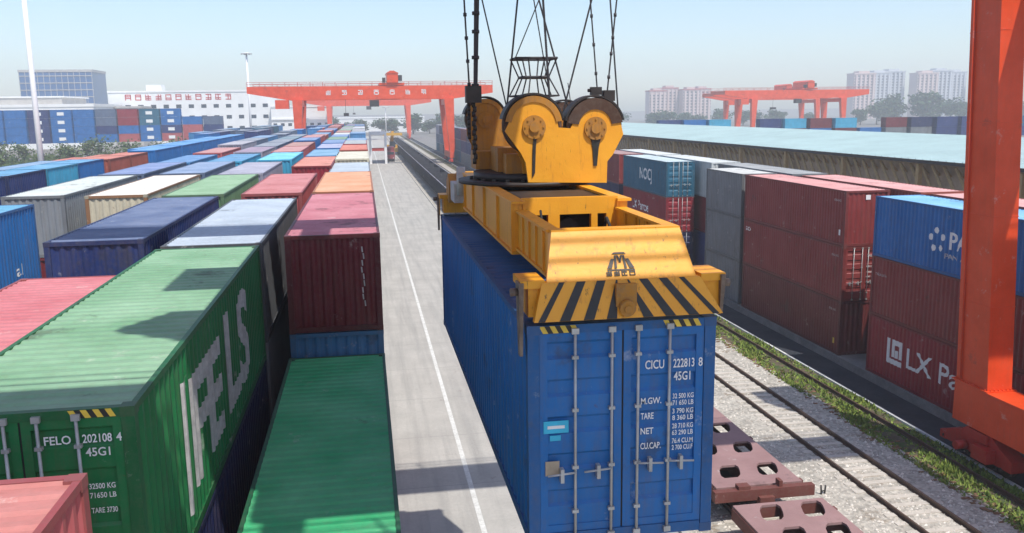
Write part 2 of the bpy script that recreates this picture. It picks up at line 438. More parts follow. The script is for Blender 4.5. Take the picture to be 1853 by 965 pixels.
ORD = ['zeroth', 'first', 'second', 'third', 'fourth', 'fifth', 'sixth', 'seventh', 'eighth', 'ninth', 'tenth', 'eleventh', 'twelfth', 'thirteenth', 'fourteenth', 'fifteenth', 'sixteenth', 'seventeenth',
       'eighteenth', 'nineteenth', 'twentieth', 'twenty-first', 'twenty-second', 'twenty-third', 'twenty-fourth', 'twenty-fifth', 'twenty-sixth', 'twenty-seventh', 'twenty-eighth', 'twenty-ninth', 'thirtieth']
ROWN = {1: 'row beside the road', 2: 'second row from road', 3: 'third row from road', 4: 'fourth row from road', 5: 'fifth row from road'}
GR = 'containers stacked in the yard rows beside the road'

# ================================================================= GROUND, ROAD, TRACKS
def sheet(name, x0, x1, y0, y1, z, mat, nx=1, ny=1):
    mb = MB(); mb.quad((x0, y0, z), (x1, y0, z), (x1, y1, z), (x0, y1, z)); o = mb.build(name, mat, recalc=False); tag(o, kind='structure'); return o
sheet('ground', -3500, 3500, -600, 5500, 0, M['ground'])
sheet('road', -3.2, 9.6, -20, 520, .006, M['road'])
sheet('road_marking', 3.22, 3.40, -20, 460, .011, M['linepaint'])
sheet('ballast', 9.6, 20.4, -20, 520, .014, M['ballast'])
sheet('verge', 20.4, 22.3, -20, 520, .020, M['soil'])
sheet('shadow_strip', 22.36, 24.12, -20, 520, .026, M['stack_shadow'])  # dark sheet laid where the shadow of the right stacks falls
mb = MB(); mb.box(22.24, 22.36, -20, 520, 0, .10); tag(mb.build('kerb', M['linepaint']), kind='structure')
mb = MB(); mb.box(24.12, 34.0, -20, 520, 0, .44); tag(mb.build('stacking_pad', M['pad']), kind='structure')
mb = MB(); mb.box(9.45, 9.6, -20, 520, 0, .12); tag(mb.build('kerb', M['concrete_wall']), kind='structure')

def rails(xs, label, ties=True, z=.02, cat='railway track', ylen=(-20, 520)):
    r = empty('railway_track', ((xs[0] + xs[-1]) / 2, 0, z), label=label, cat=cat)
    cx = (xs[0] + xs[-1]) / 2
    for x in xs:
        mb = MB(); x -= cx; mb.box(x - .065, x + .065, *ylen, .0, .03); mb.box(x - .012, x + .012, *ylen, .03, .13); mb.box(x - .036, x + .036, *ylen, .13, .17)
        mb.build('rail', M['rust'], r)
    if ties:
        mb = MB(); y = ylen[0]
        while y < 200:
            mb.box(-1.25, 1.25, y, y + .24, -.01, .018); y += .62
        o = mb.build('sleeper_bed', M['sleeper'], r); tag(o, kind='stuff')
    return r
rails((16.95, 18.55), 'empty railway track on pale ballast between the flat wagons and the grass verge')
rails((11.62, 13.12), 'railway track underneath the flat wagons and open wagons')
rails((21.45,), 'single rusty crane rail running through the weedy verge', ties=False, cat='crane rail')
rails((-17.0,), 'single crane rail between the far container rows', ties=False, cat='crane rail')

# stones and grass
def stones():
    mb = MB()
    for i in range(9000):
        t = R.random() ** 1.6
        y = 20 + t * 45; x = R.uniform(9.7, 20.3)
        if abs(x - 16.95) < .08 or abs(x - 18.55) < .08: continue
        s = R.uniform(.03, .07); z = .014 + s * .3
        pts = [(x + math.cos(a) * s * R.uniform(.7, 1.2), y + math.sin(a) * s * R.uniform(.7, 1.2)) for a in (0, 1.6, 3.1, 4.7)]
        k = len(mb.v); mb.v += [(p[0], p[1], .012) for p in pts] + [(x + R.uniform(-.3, .3) * s, y + R.uniform(-.3, .3) * s, z + s * .6)]
        for a in range(4): mb.f.append((k + a, k + (a + 1) % 4, k + 4)); mb.sm.append(False)
    m = leaf_mat("ballast_stone", (.42, .39, .34), (.76, .72, .65)); o = mb.build('gravel', m, recalc=False)
    tag(o, 'loose pale ballast stones around the railway tracks', 'gravel', kind='stuff')
stones()
def grass():
    mb = MB()
    for i in range(42000):
        y = 18 + R.random() ** 1.7 * 110
        x = R.uniform(20.0, 22.22)
        dens = .5 + .5 * math.sin(y * .9 + math.sin(x * 2.3) * 1.5) * math.sin(y * .23 + x * 1.7)
        near_rail = abs(x - 21.45) < .16
        if near_rail or R.random() > dens - .02: continue
        h = R.uniform(.05, .16) * (.5 + dens); a = R.uniform(0, 6.28); wd = R.uniform(.02, .055) * (1 + y / 60)
        dx, dy = math.cos(a) * wd, math.sin(a) * wd; lx, ly = R.uniform(-.1, .1), R.uniform(-.1, .1)
        mb.quad((x - dx, y - dy, .02), (x + dx, y + dy, .02), (x + lx, y + ly, .02 + h))
    o = mb.build('grass', M['grass'], recalc=False); tag(o, 'patchy green weeds growing along the crane rail', 'grass', kind='stuff')
grass()
def debris():
    mb = MB()
    for i in range(900):
        y = R.uniform(22, 75); x = 20.3 + R.gauss(0, .22)
        s = R.uniform(.03, .12); mb.box(x - s, x + s * R.uniform(.3, 1), y, y + s * R.uniform(.4, 1.5), .02, .02 + s * .3)
    o = mb.build('debris', flat_mat("brown_litter", (.20, .11, .06), .9, .5, 5), recalc=False); tag(o, 'brown clods and litter at the edge of the ballast', 'debris', kind='stuff')
debris()

# ================================================================= HERO: HOISTED BLUE CONTAINER
BX, BY, BZ = 1.862, 10.21, 10.81
hb_, dl, dr = container(BX, BY, BZ, C['blue'], 'blue container hanging from the yellow spreader with its closed doors facing the viewer', doors=True, hazard=True, rc=mixc(C['blue'], (.02, .08, .2), .5), group=None)  # roof blue is darkened to carry the shade from the gear above
X_, Z_ = (1, 0, 0), (0, 0, 1)
def door_text(dr, lines, mat=None, dy=.012):
    for (s, x, z, h, w_) in lines: write(s, dr, (x, dy, z), X_, Z_, h, mat or M['white'], w_)
wl = [("CICU", .29, 2.26, .115, .25), ("222813", .66, 2.26, .115, .28), ("8", .995, 2.26, .115, .055), ("45G1", .67, 2.09, .115, .22)]
for i, (a, b_, c_) in enumerate([("M.GW.", "32 500 KG", "71 650 LB"), ("TARE", " 3 790 KG", " 8 360 LB"), ("NET", "28 710 KG", "63 290 LB"), ("CU.CAP.", "76.4 CU.M", "2 700 CU.F")]):
    z = 1.80 - i * .20
    wl += [(a, .24, z + .0, .085, .27 if i in (0, 3) else .17), (b_, .66, z + .05, .066, .28), (c_, .66, z - .04, .066, .28)]
# letters stand on raised fields: 3 mm proud of the frame plane
door_text(dr, wl)
mb = MB(); mb.box(-1.02, -.70, .008, .016, 1.50, 1.66); mb.box(-.94, -.80, .008, .016, 1.40, 1.47); mb.build('sticker', M['cyan'], dl)
mb = MB(); mb.quad((-.97, .006, 1.56), (-.75, .006, 1.56), (-.75, .006, 1.60), (-.97, .006, 1.60)); mb.build('sticker_mark', M['white'], dl)
mb = MB(); mb.box(-1.0, -.82, .004, .014, .94, 1.13); mb.build('data_plate', M['tan'], dl)

# ================================================================= HERO: GREEN CONTAINER, FIRST OF SECOND ROW
GX = -5.09
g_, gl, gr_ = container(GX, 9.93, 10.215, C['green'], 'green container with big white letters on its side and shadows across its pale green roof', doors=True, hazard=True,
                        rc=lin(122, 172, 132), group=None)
door_text(gr_, [("FELO", .24, 2.50, .10, .28), ("202108", .64, 2.50, .10, .31), ("4", .995, 2.50, .10, .06), ("45G1", .66, 2.34, .10, .26),
                ("MAX.GW.", .25, 1.95, .065, .28), ("32500 KG", .66, 1.95, .065, .28), ("71650 LB", .66, 1.84, .065, .28), ("TARE 3730", .66, 1.66, .065, .28)])
# lettering on the +X side: reads from the near end to the far end
L2 = 12.192 / 2
def corrugate(me, L, yof, dirn, axis, sgn):
    import bmesh
    n = max(1, int(round((L - .26) / PER))); p = (L - .26) / n; y0 = -L/2 + .13
    bm = bmesh.new(); bm.from_mesh(me)
    cs = [yof(v.co) for v in bm.verts]; lo, hi = min(cs), max(cs)
    base = Vector((0, 0, 0)); o0 = yof(base)
    for i in range(n):
        for f in (0, .26, .50, .76):
            y = y0 + i * p + f * p
            if lo < y < hi:
                bmesh.ops.bisect_plane(bm, geom=bm.verts[:] + bm.edges[:] + bm.faces[:], dist=1e-5, plane_co=dirn * ((y - o0)), plane_no=dirn)
    for v in bm.verts:
        t = ((yof(v.co) - y0) / p) % 1.0
        d = 0 if t < .26 else ((t - .26) / .24 if t < .5 else (1 if t < .76 else (1 - t) / .24))
        v.co[axis] += sgn * d * DEP
    bm.to_mesh(me); bm.free()
def side_text(obj, s, ya, z, h, w_, mat, side=1, L=12.192):
    if side > 0:
        o = write(s, obj, (W/2 - .016, -L/2 + ya, z), (0, 1, 0), Z_, h, mat, w_); o.data = o.data.copy()
        corrugate(o.data, L, lambda c: -L/2 + ya + c.x, Vector((1, 0, 0)), 2, -1)
    else:
        o = write(s, obj, (-W/2 + .016, L/2 - ya, z), (0, -1, 0), Z_, h, mat, w_); o.data = o.data.copy()
        corrugate(o.data, L, lambda c: L/2 - ya - c.x, Vector((-1, 0, 0)), 2, -1)
    return o
mb = MB(); xx = W/2 - .016
mb.quad((xx, -L2 + 2.55, .35), (xx, -L2 + 2.80, .35), (xx, -L2 + 2.80, 2.35), (xx, -L2 + 2.55, 2.35)); lb_ = mb.build('letter_bar', M['grey_letter'], g_); corrugate(lb_.data, 12.192, lambda c: c.y, Vector((0, 1, 0)), 0, -1)
side_text(g_, "FE", 3.1, .62, 1.65, 2.75, M['grey_letter'])
side_text(g_, "LS", 6.3, .62, 1.85, 3.2, M['grey_letter'])

# ================================================================= YARD ROWS
def rowbox(row, k, x, y0, ztop, cn, tiers=1, L=12.192, H=2.591, full=False, under=None, extra='', rc=None, zt2=None, chalk=.30):
    rn = ROWN[row]; size = '' if L > 7 else 'short '
    lab = f"{size}{NAME[cn]} container{extra}, top of {ORD[k]} stack, {rn}"
    o = container(x, y0, ztop, C[cn], lab, L=L, H=H, full=full, group=GR, rc=rc, chalk=chalk)
    z = ztop - H; t = 1
    for uc in ((under or []) if (row == 1 and k < 6) or k <= 2 else []):
        t += 1; h2 = 2.591 if z - 2.8 < 0 or True else 2.896
        if z - h2 < -.05: break
        container(x, y0, z - .001, C[uc], f"{size}{NAME[uc]} container, tier {t} down in {ORD[k]} stack, {rn}", L=L, H=h2, full=False, group=GR)
        z -= h2 + .001
    return o
# row 1 (beside the road)
x1 = -2.13
lg = container(x1, 10.2, 7.22, C['darkgreen'], 'dark green container roof in the shade, one tier lower beside the big green container', full=True, rc=lin(44, 186, 118), group=None, H=2.591)
container(x1, 10.2, 4.62, C['mgrey'], 'mid grey container under the shaded dark green one beside the road', full=False, group=GR, H=2.591)
container(x1, 9.95, 1.80, C['rust'], 'rusty red container at ground level under the shaded dark green one', full=False, group=GR, H=1.80 if False else 2.591) if False else None
am = container(x1, 22.9, 10.31, C['maroon'], 'dark maroon container with pink roof, standing above a blue one at the road edge', full=True, H=2.591, group=None, rc=lin(196, 116, 128))
mb = MB(); yy = -L2 + .034
for i in range(9):
    z = 2.25 - i * .18; x = .72 + .03 * math.sin(i * 1.7); mb.quad((x, yy, z), (x + .035, yy, z), (x + .045, yy, z - .15), (x + .012, yy, z - .15))
mb.build('paint_scrape', M['grey_letter'], am)
container(x1, 22.9, 7.71, C['sky'], 'blue container just below the dark maroon one at the road edge', full=True, H=2.591, group=GR)
container(x1, 22.9, 5.11, C['grey'], 'pale grey container third from the top under the dark maroon one', full=False, H=2.591, group=GR)
container(x1, 22.9, 2.591, C['brown'], 'brown container on the ground under the dark maroon one', full=False, H=2.591, group=GR)
seq1 = [(35.9, 10.3, 'orange', lin(224, 160, 120)), (50.4, 10.0, 'grey', lin(180, 192, 202)), (63.6, 10.2, 'cream', None), (76.8, 10.3, 'rust', lin(208, 120, 100)), (91.5, 10.3, 'crimson', lin(170, 176, 178)), (104.5, 10.2, 'sky', None)]
k = 3
for (y, zt, cn, rc) in seq1:
    rowbox(1, k, x1, y, zt, cn, full=k < 5, under=['brown', 'maroon', 'grey'] if k < 8 else ['maroon'], rc=rc); k += 1
y = 117.6
pal1 = ['grey', 'white', 'slate', 'lilac', 'sky', 'pink', 'rust', 'grey', 'blue']
while y < 245:
    if R.random() < .92: rowbox(1, k, x1, y, R.choice((10.2, 10.36, 10.2, 7.7)), R.choice(pal1), under=['maroon', 'rbrown'])
    k += 1; y += 12.9
# row 2
x2 = GX
fr = container(x2 - .03, -3.9, 10.12, C['pink'], 'pinkish red container with rusty corner, in front of the green lettered container', full=True, group=None, rc=lin(196, 118, 110))
container(x2, 9.93, 7.30, C['dnavy'], 'deep navy container under the big green lettered one', full=True, H=2.591, group=GR)
container(x2, 9.93, 4.70, C['maroon'], 'maroon container third from the top under the big green lettered one', full=False, H=2.591, group=GR)
C['dgrey'] = lin(92, 96, 102); NAME['dgrey'] = 'dark grey sided pale roofed'
rowbox(2, 2, x2, 22.6, 10.2, 'dgrey', full=True, rc=lin(178, 192, 205), under=['mgrey', 'blue'])
rowbox(2, 3, x2 + .05, 37.0, 10.2, 'pink', full=True, under=['brown'], rc=lin(198, 122, 122))
rowbox(2, 4, x2 + .6, 55.8, 10.2, 'crimson', full=True, under=['rust', 'maroon'], rc=lin(210, 136, 118))
rowbox(2, 5, x2 + .6, 69.3, 10.2, 'sky', rc=lin(120, 166, 196), under=['blue'])
rowbox(2, 6, x2 + .6, 84.5, 10.2, 'blue', rc=lin(172, 176, 204), under=['navy'])
k = 7; y = 99.0
pal2 = ['slate', 'sky', 'white', 'green', 'blue', 'grey', 'pink', 'rust']
while y < 262:
    if R.random() < .95: rowbox(2, k, x2 + .5, y, R.choice((10.2, 10.3, 10.2, 7.7)), R.choice(pal2), under=['teal'])
    k += 1; y += 13.0
# row 3
x3 = -8.18
rowbox(3, 1, x3, 9.95, 9.62, 'pink', full=True, rc=lin(205, 112, 120), under=['blue'])
rowbox(3, 2, x3, 23.75, 10.25, 'navy', full=True, H=2.591, rc=lin(88, 108, 146), under=['dnavy'], extra=' with a tarpaulin-smooth roof' if False else '')
rowbox(3, 3, x3, 37.3, 10.2, 'sage', full=True, rc=lin(140, 178, 138), under=['mgrey'])
rowbox(3, 4, x3 + .1, 50.7, 10.15, 'lilac', rc=lin(168, 168, 184))
rowbox(3, 5, x3 + .7, 63.6, 10.25, 'cyan', rc=lin(120, 205, 230), under=['blue'])
rowbox(3, 6, x3 + .4, 77.0, 10.25, 'pink'); rowbox(3, 7, x3 + .3, 90.2, 10.25, 'rust')
k = 8; y = 103.4
pal3 = ['blue', 'sky', 'pink', 'rust', 'blue', 'rbrown', 'pink']
while y < 270:
    rowbox(3, k, x3 + .3, y, R.choice((10.2, 10.4)), R.choice(pal3)); k += 1; y += 12.95
# row 4
x4 = -11.45
rowbox(4, 1, x4, 22.8, 7.4, 'grey', full=True, under=['mgrey'], rc=lin(150, 156, 160))
o = rowbox(4, 2, x4 + .1, 38.1, 10.2, 'cream', full=True, under=['white'], rc=lin(232, 228, 216), extra=' with rusty corner posts')
for c_ in o.children:
    if c_.name.startswith('frame'): c_.color = (.30, .15, .07, 1)
rowbox(4, 3, x4 + .1, 51.6, 10.2, 'slate', rc=lin(134, 156, 188)); rowbox(4, 4, x4 + .3, 65.5, 10.1, 'cyan', rc=lin(92, 150, 190)); rowbox(4, 5, x4 + .3, 79.0, 10.2, 'lilac', rc=lin(160, 140, 160))
k = 6; y = 92.5
pal4 = ['blue', 'sky', 'sky', 'slate', 'blue', 'lilac', 'pink', 'navy', 'teal']
while y < 270:
    if R.random() < .93: rowbox(4, k, x4 + .3, y, R.choice((10.2, 10.4, 7.8)), R.choice(pal4))
    k += 1; y += 12.95
# row 5
x5 = -14.78
b5 = rowbox(5, 1, x5 + .15, 22.8, 10.22, 'blue', full=True, rc=lin(96, 170, 205), H=2.896, under=['navy'])
side_text(b5, "al", 10.0, .55, .42, .5, M['white'])
rowbox(5, 2, x5, 38.8, 10.2, 'grey', full=True, rc=lin(205, 212, 206), under=['maroon'])
rowbox(5, 3, x5 + .1, 52.0, 10.2, 'slate', rc=lin(122, 142, 186)); rowbox(5, 4, x5 + .1, 65.4, 10.1, 'sky', rc=lin(96, 142, 190)); rowbox(5, 5, x5 + .1, 80, 10.15, 'pink')
k = 6; y = 93.5
while y < 262:
    if R.random() < .9: rowbox(5, k, x5 + .1, y, R.choice((10.2, 10.4, 7.8)), R.choice(pal4))
    k += 1; y += 12.95
# rows beyond the far crane rail
GF = 'containers stacked beyond the far crane rail'
def far(cn, x, y, zt, L, txt, H=2.591, full=False, rc=None, under=0):
    o = container(x, y, zt, C[cn], f"{NAME[cn]} {txt}", L=L, H=H, full=full, rc=rc, group=GF)
    z = zt - H
    for i in range(under):
        container(x, y, z - .001, C['brown' if cn in ('rust', 'brown') else 'navy'], f"{'brown' if cn in ('rust', 'brown') else 'navy blue'} one underneath the {txt}", L=L, H=2.591, full=False, group=GF); z -= 2.592
    return o
for i, (cn, y) in enumerate([('navy', 46.6), ('navy', 52.9), ('cyan', 59.2), ('blue', 65.5)]):
    far(cn, -22.1, y, 10.2, 6.058, f"short container, {ORD[i+1]} along the front row past the aisle", full=True, rc=lin(96, 160, 200))
for i, (cn, y) in enumerate([('sky', 50.0), ('sky', 62.5)]):
    far(cn, -25.2, y, 10.0, 12.192, f"long container, {ORD[i+1]} along the row behind the short navy ones")
for i, y in enumerate((73.2, 79.6)):
    far('rust', -22.1, y, 10.1, 6.058, f"short ribbed container, {ORD[i+1]} in the rusty pair beyond the aisle", full=True, rc=lin(206, 128, 112))
for i, y in enumerate((76.0, 89.0)):
    for j, x in enumerate((-25.3, -28.5, -31.7)):
        far('rust' if (i + j) % 3 else 'pink', x, y + j * 1.2, 9.6 - .3 * j, 12.192, f"container, {ORD[i*3+j+1]} of the salmon-roofed cluster by the lamp mast", rc=lin(204, 126, 108))
for i in range(5):
    far('blue', -21.8, 87.2 + i * 12.9, 10.2, 12.192, f"container, {ORD[i+1]} in the long straight blue row beyond the aisle", rc=lin(100, 160, 215))
for i in range(4):
    far('sky' if i % 2 else 'blue', -25.0, 100 + i * 13, 9.9, 12.192, f"container, {ORD[i+1]} behind the long straight blue row", rc=lin(110, 165, 210))
kk = 1
for i in range(8):
    for j in range(4):
        if R.random() < .75:
            far(R.choice(['blue', 'sky', 'teal', 'slate', 'navy', 'grey']), -22 - j * 3.3, 158 + i * 13.2, R.choice((10.2, 7.8, 10.2)), 12.192, f"container, {ORD[j+1]} across, {ORD[i+1]} deep in the block past the blue row", under=0); kk += 1

# ================================================================= RIGHT STACKS
GRS = 'dark container stacks beyond the crane rail'
RX = 24.2
def rstack(y, cols, L=12.192, H=2.896, base=.44, ordn=1, x=RX, row='front', full=True, rc=None, doors=()):
    out = []; z = base; n = len(cols)
    for i, cn in enumerate(cols):
        pos = ['bottom', 'middle', 'top'][i] if n == 3 else (['bottom', 'top'][i] if n == 2 else 'single')
        lab = f"{NAME[cn]} container, {pos} of {ORD[ordn]} stack, {row} row beyond the crane rail"
        o = container(x, y, z + H, C[cn], lab, L=L, H=H, full=full, rc=rc if i == n - 1 else None, group=GRS, doors=(i in doors), handles=True)
        if isinstance(o, tuple): o, _, dd = o; out.append(o); DD.append(dd)
        else: out.append(o)
        z += H + .002
    return out
DD = []
s0 = rstack(12.2, ['maroon', 'rbrown', 'maroon'], ordn=1)
s1 = rstack(26.5, ['crimson', 'rbrown', 'blue'], ordn=2, rc=lin(120, 185, 225))
C['rb2'] = lin(112, 40, 42); NAME['rb2'] = 'dark reddish brown'
s2 = rstack(41.3, ['rb2', 'rbrown', 'rbrown'], ordn=3, rc=lin(215, 150, 145), doors=(1,))
s3 = rstack(54.0, ['mgrey', 'mgrey', 'mgrey'], L=6.058, H=2.9, ordn=4, rc=lin(205, 205, 200))
s4 = rstack(68.6, ['dnavy', 'crimson', 'teal'], ordn=5, rc=lin(190, 205, 208), doors=(0, 1, 2))
def rtext(o, s, ya, z, h, w_, m=None, L=12.192): return side_text(o, s, ya, z, h, w_, m or M['white'], side=-1, L=L)
# far end is on the left as seen from the road: ya is measured from the far end
rtext(s1[0], "LX Pantos", 3.2, 1.05, .95, 6.4)
mb = MB(); xs_ = -W/2 + .016; ysg = L2
def rq(mb, a0, a1, b0, b1): mb.quad((xs_, L2 - a0, b0), (xs_, L2 - a1, b0), (xs_, L2 - a1, b1), (xs_, L2 - a0, b1))
rq(mb, 1.6, 1.85, .9, 2.1); rq(mb, 1.85, 2.85, .9, 1.15); rq(mb, 2.0, 2.85, 1.2, 1.32) if False else None
rq(mb, 2.05, 2.25, 1.25, 2.1); rq(mb, 2.25, 2.85, 1.85, 2.1); rq(mb, 2.62, 2.85, 1.25, 1.85); rq(mb, 2.3, 2.55, 1.25, 1.62); lo_ = mb.build('logo', M['white'], s1[0]); corrugate(lo_.data, 12.192, lambda c: c.y, Vector((0, 1, 0)), 0, 1)
rtext(s1[2], "PAN", 5.6, 1.15, .75, 1.9); rtext(s1[2], "PAN ASIA L", 5.35, .72, .22, 2.2, M['grey_letter'])
mb = MB()
for i in range(5):
    a = i * 1.257 + .4
    cy_, cz_ = 4.75 + math.cos(a) * .42, 1.42 + math.sin(a) * .42
    n_ = 8; k0 = len(mb.v)
    mb.v += [(xs_, L2 - (cy_ + math.cos(t * .785) * (.16 if i % 2 else .13)), cz_ + math.sin(t * .785) * .15) for t in range(n_)]; mb.f.append(tuple(range(k0, k0 + n_))); mb.sm.append(False)
lo_ = mb.build('logo', M['white'], s1[2]); corrugate(lo_.data, 12.192, lambda c: c.y, Vector((0, 1, 0)), 0, 1)
rtext(s1[1], "TGBU 621774", .35, 2.0, .12, .9, M['grey_letter'])
rtext(s2[1], "SIO", .25, 2.25, .26, .75)
for o, a in ((s2[2], 11.0), (s2[1], 11.0), (s2[0], 11.0)): rtext(o, "DFS 45G1", a, 2.3, .11, .7, M['grey_letter'])
rtext(s4[2], "NOCJ", 5.0, 1.1, 1.0, 3.4); rtext(s4[1], "LX Pantos", 3.0, 1.2, .8, 4.6)
for dd in DD[:1]:
    door_text(dd, [("DFSU 716204", .14, 2.35, .10, .75), ("45G1", .5, 2.2, .10, .3), ("MAX.GW. 32500", .14, 1.8, .08, .8), ("TARE 3850", .14, 1.5, .08, .6), ("NET 28650", .14, 1.25, .08, .6), ("CU.CAP. 76.4", .14, .95, .08, .75)])
mb = MB()
mb.box(-.10, .16, -L2 + .03, -L2 + .045, 2.42, 2.66); mb.build('warning_plate', M['whitepost'], s2[2])
for o, yy_ in ((s2[0], 11.55), (s2[2], 11.6)):
    mb = MB(); rq(mb, yy_, yy_ + .16, .55, .85); mb.build('tag_plate', M['yel' if o is s2[0] else 'white'], o)
ps = ['navy', 'dnavy', 'maroon', 'slate', 'mgrey', 'teal', 'rbrown', 'navy', 'lilac']
y = 82.2; k = 6
while y < 300:
    if R.random() < .95: rstack(y, [R.choice(ps) for _ in range(3)], ordn=k, full=False, H=2.896)
    k += 1; y += 12.9
# second row behind
for k, (y, cs) in enumerate([(13.0, ['brown', 'brown', 'pink']), (26.6, ['brown', 'brown', 'rust']), (39.6, ['brown', 'maroon', 'rust']), (53.0, ['dnavy', 'maroon', 'mgrey']), (66.5, ['navy', 'maroon', 'white']), (80, ['grey', 'slate', 'white'])]):
    rstack(y, cs, ordn=k + 1, x=RX + 3.0, row='back', full=False, rc=lin(220, 160, 155) if k < 3 else None)
    if k < 3: pass

# ================================================================= SPREADER (thing) with head block, sheaves and ropes
sp = empty('container_spreader', (3.08, 16.3, BZ), label='dirty yellow container spreader with round sheave head block gripping the blue container', cat='crane spreader')
OX, OY, OZ = 3.08, 16.3, BZ
def S(mb, name, mat, parent=None, recalc=True):
    mb.v = [(a - OX, b - OY, c - OZ) for a, b, c in mb.v]
    return mb.build(name, mat, parent or sp, recalc=recalc)
# main frame side walls
for s, xa, xb in (('l', 2.20, 2.32), ('r', 3.86, 3.98)):
    mb = MB(); mb.box(xa, xb, 13.05, 19.6, 11.28, 12.01); mb.box(xa - .05, xb + .05, 13.0, 19.65, 12.01, 12.05); mb.box(xa - .05, xb + .05, 13.0, 19.65, 11.24, 11.28)
    for yy in (13.06, 14.6, 16.3, 18.0, 19.5): mb.box(xa - .045, xa, yy, yy + .05, 11.28, 12.01)
    S(mb, 'frame_beam', M['yellow'])
# telescopic beams, front and rear
for ya, yb in ((10.75, 13.05), (19.6, 21.85)):
    for xa, xb in ((2.26, 2.36), (3.82, 3.92)):
        mb = MB(); mb.box(xa, xb, ya, yb, 11.34, 11.88); mb.box(xa - .04, xb + .04, ya, yb, 11.88, 11.915); mb.box(xa - .04, xb + .04, ya, yb, 11.30, 11.34)
        for i in range(4):
            yy = ya + .3 + i * .5; mb.box(xa - .03, xa, yy, yy + .03, 11.34, 11.88)
        S(mb, 'telescopic_beam', M['yellow'])
# deck inside beams
mb = MB(); mb.box(2.36, 3.82, 10.9, 12.9, 11.20, 11.24); mb.box(2.36, 3.82, 19.7, 21.6, 11.20, 11.24); mb.box(2.3, 3.88, 13.2, 19.4, 11.22, 11.26)
S(mb, 'bottom_plate', M['dark'])
# portal plate with two openings
mb = MB(); mb.box(2.34, 3.84, 13.10, 13.22, 11.82, 12.08); mb.box(2.34, 2.52, 13.10, 13.22, 11.3, 11.82); mb.box(2.74, 2.92, 13.10, 13.22, 11.3, 11.82)
mb.box(3.42, 3.52, 13.10, 13.22, 11.3, 11.82); mb.box(3.66, 3.84, 13.10, 13.22, 11.3, 11.82); 
mb.box(2.34, 3.84, 13.02, 13.10, 11.3, 11.42)
S(mb, 'portal_plate', M['yellow'])
mb = MB(); mb.box(2.34, 3.84, 13.22, 15.2, 11.96, 12.0); mb.box(2.5, 3.7, 13.8, 14.2, 11.3, 11.96); mb.tube((3.12, 13.4, 11.55), (3.12, 13.85, 11.55), .17, n=16); S(mb, 'gearbox', M['dark'])
mb = MB(); mb.path([(3.55, 13.0, 11.35), (3.55, 12.7, 11.8), (3.6, 12.4, 11.5), (3.5, 11.2, 11.3)], .025); mb.path([(2.6, 13.0, 11.9), (2.55, 12.5, 11.5), (2.7, 11.4, 11.28)], .02)
S(mb, 'hydraulic_hose', M['rubber'])
mb = MB(); mb.box(2.33, 3.85, 15.2, 18.3, 11.90, 11.94); mb.box(2.34, 3.84, 18.3, 19.4, 11.88, 11.93); S(mb, 'top_plate', M['yellow_dirty'])
mb = MB(); mb.tube((3.1, 16.75, 12.055), (3.1, 16.75, 12.12), 1.34, n=48); mb.tube((3.1, 16.75, 11.94), (3.1, 16.75, 12.055), .72, n=40); mb.tube((3.1, 16.75, 12.12), (3.1, 16.75, 12.26), 1.05, n=40)
for i in range(24):
    a = i * math.pi / 12; mb.box(3.1 + math.cos(a) * 1.1 - .03, 3.1 + math.cos(a) * 1.1 + .03, 16.75 + math.sin(a) * 1.1 - .03, 16.75 + math.sin(a) * 1.1 + .03, 12.10, 12.16)
S(mb, 'slewing_ring', M['dark'])
